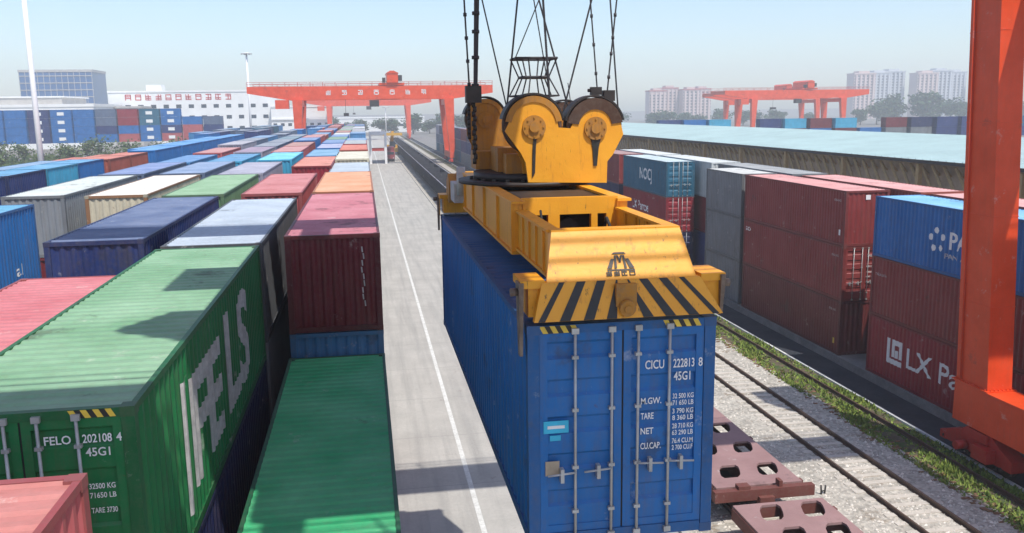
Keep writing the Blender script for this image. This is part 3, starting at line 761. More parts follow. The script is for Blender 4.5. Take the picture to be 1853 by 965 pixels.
def end_unit(sg, y0):
    """y0: container end; sg -1 front, +1 rear"""
    Y = lambda d: y0 + sg * d          # d>0 outward
    mb = MB()
    c = [(2.12, Y(-.06), 11.32), (4.04, Y(-.06), 11.32), (3.94, Y(-.42), 11.90), (2.26, Y(-.42), 11.90)]
    b = [(p[0], p[1] - sg * .06, p[2] - .03) for p in c]
    mb.hexa([b[0], b[1], b[2], b[3], c[0], c[1], c[2], c[3]])
    mb.hexa([(2.26, Y(-.42), 11.87), (3.94, Y(-.42), 11.87), (3.94, Y(-.62), 11.87), (2.26, Y(-.62), 11.87), (2.26, Y(-.42), 11.92), (3.94, Y(-.42), 11.92), (3.94, Y(-.62), 11.92), (2.26, Y(-.62), 11.92)])
    # gussets at the slanted ends
    for x0, x1 in ((2.12, 2.26), (4.04, 3.94)):
        mb.quad((x0, Y(-.06), 11.32), (x1, Y(-.42), 11.90), (x1, Y(-.62), 11.90), (x1, Y(-.62), 11.32))
    S(mb, 'end_plate', M['yellow'])
    mb = MB()
    c = [(1.93, Y(.12), 10.88), (4.33, Y(.12), 10.88), (4.08, Y(-.04), 11.33), (2.06, Y(-.04), 11.33)]
    b = [(p[0], p[1] - sg * .10, p[2]) for p in c]
    mb.hexa([b[0], b[1], b[2], b[3], c[0], c[1], c[2], c[3]]); ap = S(mb, 'striped_apron', M['yellow'])
    def bil(u, v):
        lo = Vector(c[0]).lerp(Vector(c[1]), u); hi = Vector(c[3]).lerp(Vector(c[2]), u)
        p = lo.lerp(hi, v); return (p.x, p.y + sg * .005, p.z + .003)
    mb = MB()
    for u0 in (.0, .13, .255, .375):
        a0, a1 = u0 + (.0 if u0 else .02), u0 + .055; s_ = .085
        mb.quad(bil(a0, 0), bil(a1, 0), bil(min(.47, a1 + s_), 1), bil(a0 + s_, 1))
        mb.quad(bil(1 - a0, 0), bil(1 - a1, 0), bil(1 - min(.47, a1 + s_), 1), bil(1 - a0 - s_, 1))
    S(mb, 'black_stripe', M['black'], ap, recalc=True).location = (0, 0, 0)
    mb = MB(); mb.box(1.9, 4.36, *sorted((Y(-.10), Y(-.55))), 10.90, 11.26); S(mb, 'end_beam', M['yellow'])
    mb = MB(); mb.box(2.96, 3.22, *sorted((Y(.02), Y(.09))), 11.02, 11.30); mb.tube((3.09, Y(.05), 11.02), (3.09, Y(.16), 11.0), .10, n=18); mb.tube((3.09, Y(.15), 11.0), (3.09, Y(.18), 11.0), .045, n=12)
    S(mb, 'centre_lug', M['yellow_dirty'])
    for x0, x1 in ((1.80, 2.10), (4.10, 4.42)):
        mb = MB(); mb.box(x0, x1, *sorted((Y(-.05), Y(-.62))), 11.265, 11.36); mb.box(x0 + .02 if x0 < 3 else x0 + .27, x1 - .27 if x0 < 3 else x1 - .02, *sorted((Y(-.12), Y(-.30))), 10.815, 11.27)
        S(mb, 'twistlock_housing', M['yellow'])
    for x, s_ in ((1.80, -1), (4.38, 1)):
        zb_ = 10.42 if s_ < 0 else 10.85; mb = MB(); mb.hexa([(x - .02, Y(-.18), zb_), (x + .02, Y(-.18), zb_), (x + .02, Y(-.06), zb_), (x - .02, Y(-.06), zb_), (x - .03 + s_ * .0, Y(-.26), 11.34), (x + .03, Y(-.26), 11.34), (x + .03, Y(0), 11.34), (x - .03, Y(0), 11.34)])
        mb.tube((x + s_ * .03, Y(-.12), 11.22), (x + s_ * .12, Y(-.12), 11.22), .05, n=10)
        S(mb, 'guide_flipper', M['flip'])
end_unit(-1, BY); end_unit(1, BY + 12.192)
# emblem on the front end plate (slanted plane)
nrm = Vector((0, -.58, .36)).normalized(); upv = Vector((0, .36, .58)).normalized()
def onplate(u, v): u, v = u * .8, .06 + v * .8; p = Vector((3.08, BY + .06, 11.32)) + Vector((1, 0, 0)) * u + upv * v + nrm * .012; return tuple(p)
mb = MB()
for a, b in (((-.20, .12), (-.13, .12)),):
    mb.quad(onplate(-.22, .12), onplate(-.14, .12), onplate(-.09, .28), onplate(-.14, .28)); mb.quad(onplate(.22, .12), onplate(.14, .12), onplate(.09, .28), onplate(.14, .28))
mb.quad(onplate(-.10, .12), onplate(-.06, .12), onplate(-.05, .34), onplate(-.08, .34)); mb.quad(onplate(.10, .12), onplate(.06, .12), onplate(.05, .34), onplate(.08, .34))
mb.quad(onplate(-.05, .34), onplate(-.02, .34), onplate(.02, .22), onplate(-.01, .22)); mb.quad(onplate(.05, .34), onplate(.02, .34), onplate(-.02, .22), onplate(.01, .22))
mb.quad(onplate(-.22, .085), onplate(.22, .085), onplate(.22, .105), onplate(-.22, .105))
mb.quad(onplate(-.12, .36), onplate(.12, .36), onplate(.08, .39), onplate(-.08, .39))
for i in range(4): glyph(mb, -.25 + i * .125, -.005 + .0, .095, R, onplate, .16)
S(mb, 'emblem', M['black'], recalc=True)
mb = MB(); mb.box(3.62, 3.72, 10.05, 10.06, 11.6, 11.61)
# pinkish rear cable box and pipe at the far end
mb = MB(); mb.box(2.02, 2.30, 20.3, 21.2, 11.3, 11.75); mb.tube((2.15, 20.0, 11.5), (2.15, 20.0, 12.15), .10, n=12); S(mb, 'cable_box', M['grey_letter'])
mb = MB(); mb.prism([(21.4, 11.2), (22.2, 11.2), (22.0, 11.7), (21.6, 11.9), (21.4, 11.7)], 2.0, 2.25, 'X'); S(mb, 'rear_bracket', M['yellow_dirty'])

# head block
def arc(cx, cz, r, a0, a1, n):
    return [(cx + math.cos(rad(a0 + (a1 - a0) * i / n)) * r, cz + math.sin(rad(a0 + (a1 - a0) * i / n)) * r) for i in range(n + 1)]
def bank(yf, outline, drums, mat):
    for y in (yf, yf + .42):
        mb = MB(); mb.prism(outline, y, y + .05); S(mb, 'cheek_plate', mat)
    for x, zc, r in drums:
        mb = MB(); mb.tube((x, yf - .05, zc - .03), (x, yf, zc - .03), r * .40, n=28); mb.tube((x, yf - .09, zc - .03), (x, yf - .05, zc - .03), r * .18, n=16)
        for i in range(8): mb.tube((x + math.cos(i * .785) * r * .32, yf - .07, zc - .03 + math.sin(i * .785) * r * .32), (x + math.cos(i * .785) * r * .32, yf - .05, zc - .03 + math.sin(i * .785) * r * .32), .016, n=6)
        S(mb, 'hub', M['yellow_dirty'])
        mb = MB(); mb.tube((x, yf + .06, zc), (x, yf + .11, zc), r, r * .93, n=44); mb.tube((x, yf + .11, zc), (x, yf + .30, zc), r * .93, r * .93, n=44); mb.tube((x, yf + .30, zc), (x, yf + .36, zc), r * .93, r, n=44)
        S(mb, 'sheave', M['drum'])
        mb = MB(); r_in = .60 if x > 3.6 else .78; ou = arc(x, zc, r - .005, 8, 172, 26) + list(reversed(arc(x, zc, r * r_in, 8, 172, 26))); mb.prism(ou, yf - .022, yf - .002); S(mb, 'guard_cheek', M['drum'] if (x > 3.6 or r < .4) else M['yellow_dirty'])
        mb = MB(); ou = arc(x, zc, r + .05, 12, 168, 22) + list(reversed(arc(x, zc, r + .015, 12, 168, 22))); mb.prism(ou, yf + .02, yf + .40); S(mb, 'sheave_guard', M['dark'])
def pw(u, v): return (2.96 + (u - 963) * .01015, 13.13 - (v - 228 + (u - 963) * .03) * .0102)
FO = [pw(954, 326), pw(1097, 326), pw(1098, 288), pw(1108, 276), pw(1127, 240), pw(1122, 220)] + arc(pw(1077, 228)[0], 13.12, .40, 22, 158, 12) + [pw(1031, 231), pw(1009, 230)] + arc(2.98, 13.12, .44, 12, 164, 12) + [pw(914, 238), pw(942, 276), pw(950, 292)]
bank(15.45, FO, ((2.98, 13.14, .52), (4.10, 13.10, .51)), M['yellow'])
RO = [(2.2, 12.4), (4.5, 12.4), (4.55, 13.0)] + arc(4.15, 13.15, .36, 10, 170, 10) + [(3.4, 13.0), (3.1, 13.0)] + arc(2.47, 13.2, .36, 10, 170, 10) + [(2.13, 12.9), (2.22, 12.7)]
bank(18.0, RO, ((2.47, 13.25, .40), (4.15, 13.2, .37)), M['yellow_dirty'])
mb = MB(); mb.box(2.55, 4.3, 15.92, 17.98, 12.262, 12.62); mb.box(2.15, 2.75, 17.2, 17.95, 12.27, 12.62); mb.box(2.45, 2.9, 16.3, 17.2, 12.27, 12.72); S(mb, 'head_beam', M['yellow_dirty'])
for pr_ in ([(3.99, 12.98), (4.22, 12.98), (4.16, 12.72), (4.13, 12.40), (4.07, 12.40), (4.05, 12.72)], [(2.97, 12.95), (3.03, 12.95), (3.01, 12.75), (2.99, 12.30), (2.94, 12.22), (2.95, 12.7)]):
    mb = MB(); mb.prism(pr_, 15.425, 15.447); S(mb, 'grease_slot', M['black'])
# chains on the left of the head block
mb = MB()
for i in range(16):
    z = 12.45 + i * .085; mb.tube((1.98 + .02 * (i % 2), 16.0, z), (1.98 + .02 * (i % 2), 16.0, z + .10), .036, n=8)
for i in range(9):
    z = 12.9 + i * .085; mb.tube((1.90, 16.05, z), (1.90, 16.05, z + .09), .032, n=8)
mb.box(1.84, 2.12, 15.92, 16.12, 13.55, 13.85); S(mb, 'rope_socket', M['dark'])
# ropes: (x at bottom, z bottom, x at z=15.35)
def rope(xb, zb, xt, y, r=.016, clamps=0, zt=19.2, yt=None):
    mb = MB(); k = (zt - zb) / (15.35 - zb); xe = xb + (xt - xb) * k; ye = y if yt is None else yt
    mb.tube((xb, y, zb), (xe, ye, zt), r, n=6)
    for i in range(clamps):
        t = (i + .6 + .35 * R.random()) / clamps * .45
        p = Vector((xb, y, zb)).lerp(Vector((xe, ye, zt)), t); mb.tube(p - Vector((0, 0, .03)), p + Vector((0, 0, .03)), r * 2.0, n=8)
    S(mb, 'rope', M['rope'])
rope(1.92, 13.55, 1.85, 16.0, .016, 6); rope(2.01, 13.55, 2.06, 16.0, .034, 6); rope(2.05, 13.6, 2.12, 16.1, .014)
rope(2.60, 13.4, 2.17, 16, .013); rope(2.56, 13.2, 2.81, 16, .017)
rope(3.30, 13.6, 3.19, 15.6, .020); rope(2.75, 14.32, 3.20, 16, .010); rope(3.80, 13.2, 3.20, 16, .016); rope(3.45, 13.7, 3.17, 16.3, .011)
rope(3.62, 13.3, 4.17, 16, .016); rope(4.18, 13.7, 4.04, 15.6, .013, 5); rope(4.36, 13.7, 4.53, 15.6, .014, 7); rope(4.70, 13.2, 4.52, 16, .015)
rope(3.92, 13.2, 3.62, 16.4, .008, zt=13.9)
mb = MB(); mb.box(4.05, 4.25, 15.55, 15.65, 13.66, 13.80); mb.box(4.28, 4.48, 15.5, 15.7, 13.55, 13.74); mb.tube((4.0, 15.6, 13.74), (4.2, 15.6, 13.74), .03, n=8); S(mb, 'rope_socket', M['dark'])
# hour-glass cable cage
cg = MB()
def ringpts(r, z): return [(3.09 + dx * r, 16.0 + dy * r * .8, z) for dx in (-1, -.4, .4, 1) for dy in (-1, 1)]
A_, B_, C_ = ringpts(.40, 13.66), ringpts(.24, 13.99), ringpts(.37, 14.32)
for lo, hi in ((A_, B_), (B_, C_)):
    for p, q in zip(lo, hi): cg.tube(p, q, .013, n=6)
for ring, r_ in ((A_, .016), (B_, .024), (C_, .022)):
    xs2 = [p[0] for p in ring]; y0_, y1_ = 16 - .8 * (max(xs2) - 3.09), 16 + .8 * (max(xs2) - 3.09); z = ring[0][2]
    for yy in (y0_, y1_): cg.tube((min(xs2), yy, z), (max(xs2), yy, z), r_, n=6)
    for xx2 in (min(xs2), max(xs2)): cg.tube((xx2, y0_, z), (xx2, y1_, z), r_, n=6)
S(cg, 'cable_cage', M['rope'])

# ================================================================= GANTRY CRANES
def boxbeam(mb, a, b, w0, h0, w1=None, h1=None):
    """tapered box from a to b (section width along X or Y, other)"""
    pass
def crane(x0, y0, own=False, label='', gauge=(-16.0, 22.0), pale=False, glyphs=True, cab=True):
    cx = (gauge[0] + gauge[1]) / 2 + x0
    r = empty('gantry_crane', (cx, y0, 0), label=label, cat='gantry crane', group='orange gantry cranes of the yard')
    def B(mb, name, mat, par=None):
        mb.v = [(a - cx, b - y0, c) for a, b, c in mb.v]; return mb.build(name, mat, par or r)
    gl_, gr_ = gauge[0] + x0, gauge[1] + x0
    if own: legY = (-.6, 28.15); gY = (5.5, 21.2); zt = 17.3; hG = 1.3; wG = 1.6
    else: legY = (y0 - 7.5, y0 + 7.5); gY = (y0 - 6.6, y0 + 6.6); zt = 16.8; hG = 3.3; wG = 1.5
    for gx, s in ((gl_, -1), (gr_, 1)):
        # sill beam with sloped ends
        mb = MB(); xa, xb = gx - .1, gx + 1.0
        if s < 0: xa, xb = gx - 1.0, gx + .1
        mb.box(xa, xb, legY[0] - .9, legY[1] + .85, 1.55, 3.06); mb.box(xa - .06, xb + .06, legY[0] - .9, legY[1] + .85, 3.06, 3.10)
        sb = B(mb, 'sill_beam', M['orange'])
        for ly in legY:
            mb = MB(); k = -.045 * 14.2 * s if True else 0
            b0 = (xa + .05, xb - .05); 
            t0 = (b0[0] - .65 * (1 if s > 0 else -1), b0[1] - .72 * (1 if s > 0 else -1))
            if own:
                mb.hexa([(b0[0], ly - .85, 3.10), (b0[1], ly - .85, 3.10), (b0[1], ly + .85, 3.10), (b0[0], ly + .85, 3.10), (t0[0], ly - .75, zt), (t0[1], ly - .75, zt), (t0[1], ly + .75, zt), (t0[0], ly + .75, zt)])
                B(mb, 'leg', M['orange'])
                mb = MB(); mb.box(b0[0] - .12, b0[1] + .12, ly - .97, ly + .97, 3.102, 3.14)
                for i in range(6):
                    for dx in (b0[0] - .06, b0[1] + .06): mb.tube((dx, ly - .8 + i * .32, 3.14), (dx, ly - .8 + i * .32, 3.20), .03, n=6)
                    for dy in (ly - .92, ly + .92): mb.tube((b0[0] + .08 + i * .16, dy, 3.14), (b0[0] + .08 + i * .16, dy, 3.20), .03, n=6)
                B(mb, 'leg_flange', M['orange'])
                mb = MB()
                for f_ in (.22, .45, .68, .9):
                    z_ = 3.1 + (zt - 3.1) * f_; dx_ = (t0[0] - b0[0]) * f_; hw_ = .85 - .1 * f_; w1_ = (t0[1] - b0[1]) * f_
                    mb = MB(); mb.box(b0[0] + dx_ - .012, b0[1] + w1_ + .012, ly - hw_ - .012, ly + hw_ + .012, z_, z_ + .035); B(mb, 'weld_seam', M['orange'])
                mb = MB(); mb.path([(b0[0] - .05, ly + .55, 3.2), (t0[0] - .05, ly + .5, zt)], .035, 8); B(mb, 'cable_conduit', M['orange'])
            else:
                wx = 1.25
                mb.hexa([(b0[0], ly - .7, 3.10), (b0[1] + .2, ly - .7, 3.10), (b0[1] + .2, ly + .7, 3.10), (b0[0], ly + .7, 3.10), (gx - wx, ly - .9, zt), (gx + wx, ly - .9, zt), (gx + wx, ly + .9, zt), (gx - wx, ly + .9, zt)])
                B(mb, 'leg', M['orange'])
        # bogies
        for ly in ((legY[0] - .2, legY[1] - .6) if own else (legY[0], legY[1])):
            bg_ = MB(); xm = (xa + xb) / 2 - (.15 if s > 0 else -.15)
            bg_.prism([(ly - 1.7, .55), (ly + 1.9, .55), (ly + 1.9, .95), (ly + 1.0, 1.25), (ly + .6, 1.55), (ly - .6, 1.55), (ly - 1.0, 1.25), (ly - 1.7, .95)], xm - .32, xm + .32, 'X')
            bg_.box(xm - .42, xm + .42, ly - .5, ly + .5, 1.15, 1.50); bg_.box(xm - .28, xm + .28, ly + 1.9, ly + 2.25, .50, .80); bg_.box(xm - .7, xm - .32, ly - .9, ly - .1, .6, 1.1)
            bg_.tube((xm - .75, ly + .7, .75), (xm - .32, ly + .7, .75), .17, n=12)
            bo = B(bg_, 'bogie', M['red'])
            for yy in (ly - 1.2, ly - .3, ly + .55, ly + 1.4):
                wm = MB(); wm.tube((xm - .13, yy, .50), (xm + .13, yy, .50), .31, n=20); wm.tube((xm - .36, yy, .50), (xm + .36, yy, .50), .09, n=10); B(wm, 'wheel', M['dark'], bo)
            ph = MB(); ph.box(xm - .36, xm - .3, ly + 1.98, ly + 2.0, .6, .7); ph.tube((xm, ly + 2.25, .65), (xm, ly + 2.5, .65), .10, n=12); B(ph, 'buffer', M['dark'], bo)
        # end beam along Y joining the legs
        mb = MB(); mb.box(gx - (-.25 if s > 0 else .5), gx + (2.0 if s > 0 else 1.1), legY[0] - 1.0, legY[1] + 1.0, zt + .002, zt + .59) if own else mb.box(gx - .8, gx + .8, legY[0] + .9, legY[1] - .9, zt - 1.6, zt - .1)
        B(mb, 'end_beam', M['orange'])
    za = zt + (1.3 if own else 0)
    if own: za = 17.9
    for i, gy in enumerate(gY):
        mb = MB(); xa, xb = gl_ - 12.2, gr_ + 11.5
        z1 = za + hG
        prof = [(xa, z1), (xa, za + hG * .50), (gl_ - 2.5, za), (gr_ + 2.0, za), (xb, za + hG * .40), (xb, z1)]
        if own: prof = [(xa, z1), (xa, za), (xb, za), (xb, z1)]
        mb.prism(prof, gy - wG / 2, gy + wG / 2)
        g = B(mb, 'girder', M['orange'])
        mb = MB(); n = int((xb - xa) / 3.0)
        for s_ in (-1, 1):
            yy = gy + s_ * (wG / 2 - .05)
            for j in range(n + 1):
                X = xa + (xb - xa) * j / n; mb.tube((X, yy, z1), (X, yy, z1 + 1.05), .035, n=5)
            for h_ in (.55, 1.05): mb.tube((xa, yy, z1 + h_), (xb, yy, z1 + h_), .03, n=5)
        B(mb, 'handrail', M['red'], g)
        if i == 0 and glyphs and not own:
            rr = random.Random(3)
            for j in range(7): mb = MB(); glyph(mb, -9.0 + x0 + j * 4.0, za + 1.1, 1.2, rr, lambda a, b: (a, gy - wG / 2 - .01, b), .17); B(mb, 'lettering', M['white'], g)
    for xs3 in (gl_ - 11.8, gr_ + 11.1) if not own else ():
        mb = MB(); mb.box(xs3 - .3, xs3 + .3, gY[0] + wG / 2, gY[1] - wG / 2, za + hG * .55, za + hG - .1); B(mb, 'cross_tie', M['orange'])
    zt2 = za + hG
    if own:
        mb = MB(); mb.box(-.75, 4.0, 8.2, 18.1, zt2 + .05, zt2 + .5); mb.box(.6, 4.0, 6.9, 8.2, zt2 + .05, zt2 + .5); mb.box(.8, 1.4, 6.2, 6.9, zt2 + .05, zt2 + .4); mb.box(3.0, 3.6, 6.2, 6.9, zt2 + .05, zt2 + .4)
        mb.box(.2, .9, 18.1, 21.2, zt2 + .05, zt2 + .4); mb.box(3.1, 3.8, 18.1, 21.2, zt2 + .05, zt2 + .4); mb.box(4.0, 5.6, 15.3, 15.6, zt2 + .1, zt2 + .5); mb.box(4.0, 5.6, 17.3, 17.6, zt2 + .1, zt2 + .5)
        mb.box(-1.85, -.75, 12.1, 14.4, zt2 + .1, zt2 + .4); mb.prism([(-1.9, 9.0), (-.75, 8.2), (-.75, 10.1), (-1.3, 10.1)], zt2 + .1, zt2 + .4, 'Z')
        tr = B(mb, 'trolley', M['orange'])
        mb = MB(); mb.box(.6, 3.6, 9.5, 14.5, zt2 + .5, zt2 + 2.0); B(mb, 'machinery_house', M['orange'], tr)
    else:
        tx = 7.6 + x0
        mb = MB(); mb.box(tx - 3.2, tx + 3.2, gY[0] - .9, gY[1] + .9, zt2 + .15, zt2 + .75); mb.box(tx - 1.2, tx + 1.6, gY[0] - 1.4, gY[1] - 2, zt2 + .75, zt2 + 3.1)
        mb.prism([(tx - 1.4, zt2 + 3.1), (tx + 1.8, zt2 + 3.1), (tx + .6, zt2 + 3.7), (tx - .4, zt2 + 3.7)], gY[0] - 1.6, gY[1] - 1.8)
        tr = B(mb, 'trolley', M['orange'])
        mb = MB(); mb.box(tx + 1.65, tx + 2.6, gY[0] - 1.3, gY[0] + .6, zt2 + 1.2, zt2 + 2.6); mb.box(tx - 2.4, tx - 1.6, gY[0] - 1.2, gY[0], zt2 + .8, zt2 + 2.0); B(mb, 'winch', M['dark'], tr)
        if cab:
            mb = MB(); mb.box(tx - 5.8, tx - 3.4, gY[0] - 1.0, gY[0] + 1.2, za - 1.9, za - .25); B(mb, 'operator_cab', M['dark'])
            mb = MB(); mb.box(tx - 12.5, tx - 11.2, y0 - 1.5, y0 + 1.5, za - 4.2, za - 3.4); mb.tube((tx - 12, y0, za - 3.4), (tx - 11.9, y0, zt2), .05, n=5); B(mb, 'hoist_block', M['dark'])
        # cab platform under left girder
        mb = MB(); mb.box(gl_ - 5.5, gl_ - 2.2, gY[0] - 1.1, gY[0] + 1.1, za - 2.2, za - .02); B(mb, 'machinery_house', M['orange'])
    return r
crane(0, 14, own=True, label='orange gantry crane whose leg and sill beam stand close by on the verge')
crane(0, 237, label='orange gantry crane spanning the yard rows, white characters along its beam')
crane(0, 447, label='hazy pinkish gantry crane seen under the beam of the larger orange one', glyphs=False)
crane(169, 340, label='distant orange gantry crane standing beyond the pale blue shed roof', glyphs=False)
crane(186, 392, label='more distant orange gantry crane just behind the one beyond the shed roof', glyphs=False, cab=False)

# ================================================================= FLAT WAGONS AND OPEN WAGONS
GW = 'oxide red flat wagons on the loading track'
def cutplate(mb, x0, x1, y0, y1, z0, z1, holes):
    """plate split in cells around rectangular skewed holes given as (cx, cy, hw, hl, skew)"""
    import bmesh
    ys = sorted(set([y0, y1] + [h[1] - h[3] for h in holes] + [h[1] + h[3] for h in holes]))
    for a, b in zip(ys, ys[1:]):
        hs = sorted([h for h in holes if h[1] - h[3] < (a + b) / 2 < h[1] + h[3]], key=lambda h: h[0])
        la, lb = x0, x0
        for h in hs:
            f = lambda y, sg, h=h: h[0] + h[4] * (y - h[1]) + sg * h[2] * (1 - .35 * abs((y - h[1]) / h[3]) ** 4)
            m = 6; 
            yy = [a + (b - a) * i / m for i in range(m + 1)]
            for c, d in zip(yy, yy[1:]):
                L0 = x0 if la == x0 and hs[0] is h else None
                pa = (x0 if hs[0] is h else prev(c)); pb = (x0 if hs[0] is h else prev(d))
                mb.hexa([(pa, c, z0), (f(c, -1), c, z0), (f(d, -1), d, z0), (pb, d, z0), (pa, c, z1), (f(c, -1), c, z1), (f(d, -1), d, z1), (pb, d, z1)])
            prev = (lambda ff: (lambda y: ff(y, 1)))(f)
        if hs:
            m = 6; yy = [a + (b - a) * i / m for i in range(m + 1)]
            for c, d in zip(yy, yy[1:]):
                mb.hexa([(prev(c), c, z0), (x1, c, z0), (x1, d, z0), (prev(d), d, z0), (prev(c), c, z1), (x1, c, z1), (x1, d, z1), (prev(d), d, z1)])
        else: mb.box(x0, x1, a, b, z0, z1)
def wagon_proto():
    r = empty('flat_wagon', (12.37, 0, 0)); L = 13.0
    mb = MB(); holes = []
    for y in (1.2, 3.2, 5.2, 7.5, 9.3, 10.85, 12.35):
        holes += [(-.52, y, .36, .50, .32), (.84, y, .36, .50, .32)]
    cutplate(mb, -1.5, 1.5, 0, L, 1.10, 1.18, holes)
    mb.build('deck', M['deck'], r)
    mb = MB(); mb.box(-1.53, -1.42, 0, L, .72, 1.10); mb.box(1.42, 1.53, 0, L, .72, 1.10); mb.box(.02, .12, .1, L - .1, .55, 1.09); mb.box(.26, .36, .1, L - .1, .55, 1.09)
    mb.box(-1.42, 1.42, .02, .14, .74, 1.09); mb.box(-1.42, 1.42, L - .14, L - .02, .74, 1.09)
    yy = 2.16
    for yy in (2.2, 4.2, 6.4, 8.4, 10.08, 11.6): mb.box(-1.42, 1.42, yy - .05, yy + .05, .80, 1.09)
    mb.build('underframe', M['brownred'], r)
    mb = MB(); mb.box(-1.3, 1.3, .4, L - .4, .50, .53); mb.build('dark_hole_backing', M['dark'], r)  # added dark sheet, stands for the shade seen through the deck holes
    for yb in (1.9, L - 1.9):
        mb = MB(); mb.box(-1.05, -.9, yb - 1.2, yb + 1.2, .38, .62); mb.box(.9, 1.05, yb - 1.2, yb + 1.2, .38, .62); mb.box(-.9, .9, yb - .2, yb + .2, .4, .6)
        b = mb.build('bogie', M['dark'], r)
        for dy in (-.9, .9):
            mb = MB(); mb.tube((-.80, yb + dy, .52), (-.68, yb + dy, .52), .34, n=18); mb.tube((.68, yb + dy, .52), (.80, yb + dy, .52), .34, n=18); mb.tube((-.95, yb + dy, .52), (.95, yb + dy, .52), .07, n=8); mb.build('wheelset', M['rust'], b)
    # end sill: raised beam with brackets
    mb = MB(); mb.box(-1.72, 1.72, -.44, -.20, .86, 1.22); mb.box(-.35, .35, -.20, 0, .8, 1.12); mb.box(-1.2, -.9, -.2, 0, .9, 1.1); mb.box(.9, 1.2, -.2, 0, .9, 1.1)
    mb.box(-.9, -.5, -.40, -.1, 1.22, 1.34); mb.box(-.25, .25, -.62, -.3, .75, 1.0); mb.box(.5, .62, -.38, -.1, 1.22, 1.42)
    mb.build('end_sill', M['brownred'], r)
    mb = MB()
    for x, y_ in ((1.56, .3), (1.56, 4.2), (1.56, 8.5), (1.56, 12.4)): mb.box(x, x + .14, y_, y_ + .22, .92, 1.06)
    mb.build('stake_pocket', M['brownred'], r)
    return r
wp = wagon_proto()
WY = [11.15, 25.45, 39.6, 53.6]
for i, y in enumerate(WY):
    r = wp if i == 0 else copy_tree(wp)
    r.location = (12.37, y, 0)
    tag(r, ['pink-grey flat wagon with a perforated deck, nearest to the hoisted container\'s corner', 'perforated flat wagon with a red end sill just beyond the first flat wagon', 'flat wagon mostly hidden behind the hoisted blue container', 'flat wagon behind the spreader, last before the open wagons'][i], 'flat wagon', GW)
# coal-black open wagons further along
M['wagon_black'] = paint_mat("open_wagon_black", base=(.035, .038, .05), rust=.3, dirt=.4, rough=.6)
def gond_proto():
    r = empty('open_wagon', (12.37, 0, 0)); L = 12.6
    mb = MB(); mb.box(-1.6, -1.52, 0, L, 1.1, 3.1); mb.box(1.52, 1.6, 0, L, 1.1, 3.1); mb.box(-1.52, 1.52, 0, .08, 1.1, 3.1); mb.box(-1.52, 1.52, L - .08, L, 1.1, 3.1); mb.box(-1.52, 1.52, .08, L - .08, 1.1, 1.2)
    y = .1
    while y < L:
        for s in (-1, 1):
            x0, x1 = sorted((s * 1.6, s * 1.70)); mb.box(x0, x1, y, y + .12, 1.0, 3.05)
        y += 1.38
    mb.build('wagon_body', M['wagon_black'], r)
    mb = MB(); mb.box(-1.66, -1.50, -.02, L + .02, 3.1, 3.18); mb.box(1.50, 1.66, -.02, L + .02, 3.1, 3.18); mb.build('top_rail', M['mg'], r)
    mb = MB(); mb.box(-1.2, 1.2, -.5, L + .5, .8, 1.0); mb.build('underframe', M['dark'], r)
    for yb in (1.8, L - 1.8):
        mb = MB()
        for dy in (-.85, .85): mb.tube((-.82, yb + dy, .54), (.82, yb + dy, .54), .36, n=14)
        mb.box(-1.0, 1.0, yb - 1.1, yb + 1.1, .5, .8); mb.build('bogie', M['dark'], r)
    return r
M['mg'] = flat_mat("worn_steel_edge", (.20, .20, .22), .6)
gp = gond_proto()
for i in range(22):
    r = gp if i == 0 else copy_tree(gp)
    r.location = (12.37, 68 + i * 13.9, 0); tag(r, f"black open wagon, {ORD[i+1]} in the long empty train beside the road", 'open wagon', 'black open wagons in the long train')

# ================================================================= SMALL THINGS ON THE ROAD
def truck(x, y, c, label):
    r = empty('yard_truck', (x, y, 0), label=label, cat='truck')
    mb = MB(); mb.prism([(-1.2, .75), (1.3, .75), (1.3, 2.9), (-.9, 3.0), (-1.2, 2.1)], -1.2, 1.2, 'X'); mb.build('cab', paint_mat("truck_cab_paint", base=c), r)
    mb = MB(); mb.box(-1.0, 1.0, -1.232, -1.222, 2.0, 2.7); mb.build('windscreen', M['glass'], r)
    mb = MB(); mb.box(-1.15, 1.15, -1.30, -1.20, .5, .85); mb.box(-1.1, 1.1, 1.3, 9.0, .9, 1.2); mb.build('chassis', M['dark'], r)
    for yy in (-.2, 5.6, 7.2):
        for xx in (-1.0, 1.0):
            mb = MB(); mb.tube((xx - .16, yy, .5), (xx + .16, yy, .5), .5, n=16); mb.build('wheel', M['rubber'], r)
    mb = MB(); mb.box(-1.22, 1.22, 2.0, 8.8, 1.25, 3.85); mb.build('load_box', paint_mat("load_paint", base=lin(150, 55, 60)), r)
    for xx in (-.95, .7):
        mb = MB(); mb.box(xx, xx + .25, -1.235, -1.21, .95, 1.15); mb.build('headlight', M['whitepost'], r)
    return r
truck(7.0, 246, lin(150, 45, 55), 'maroon yard truck driving on the concrete road beneath the far crane')
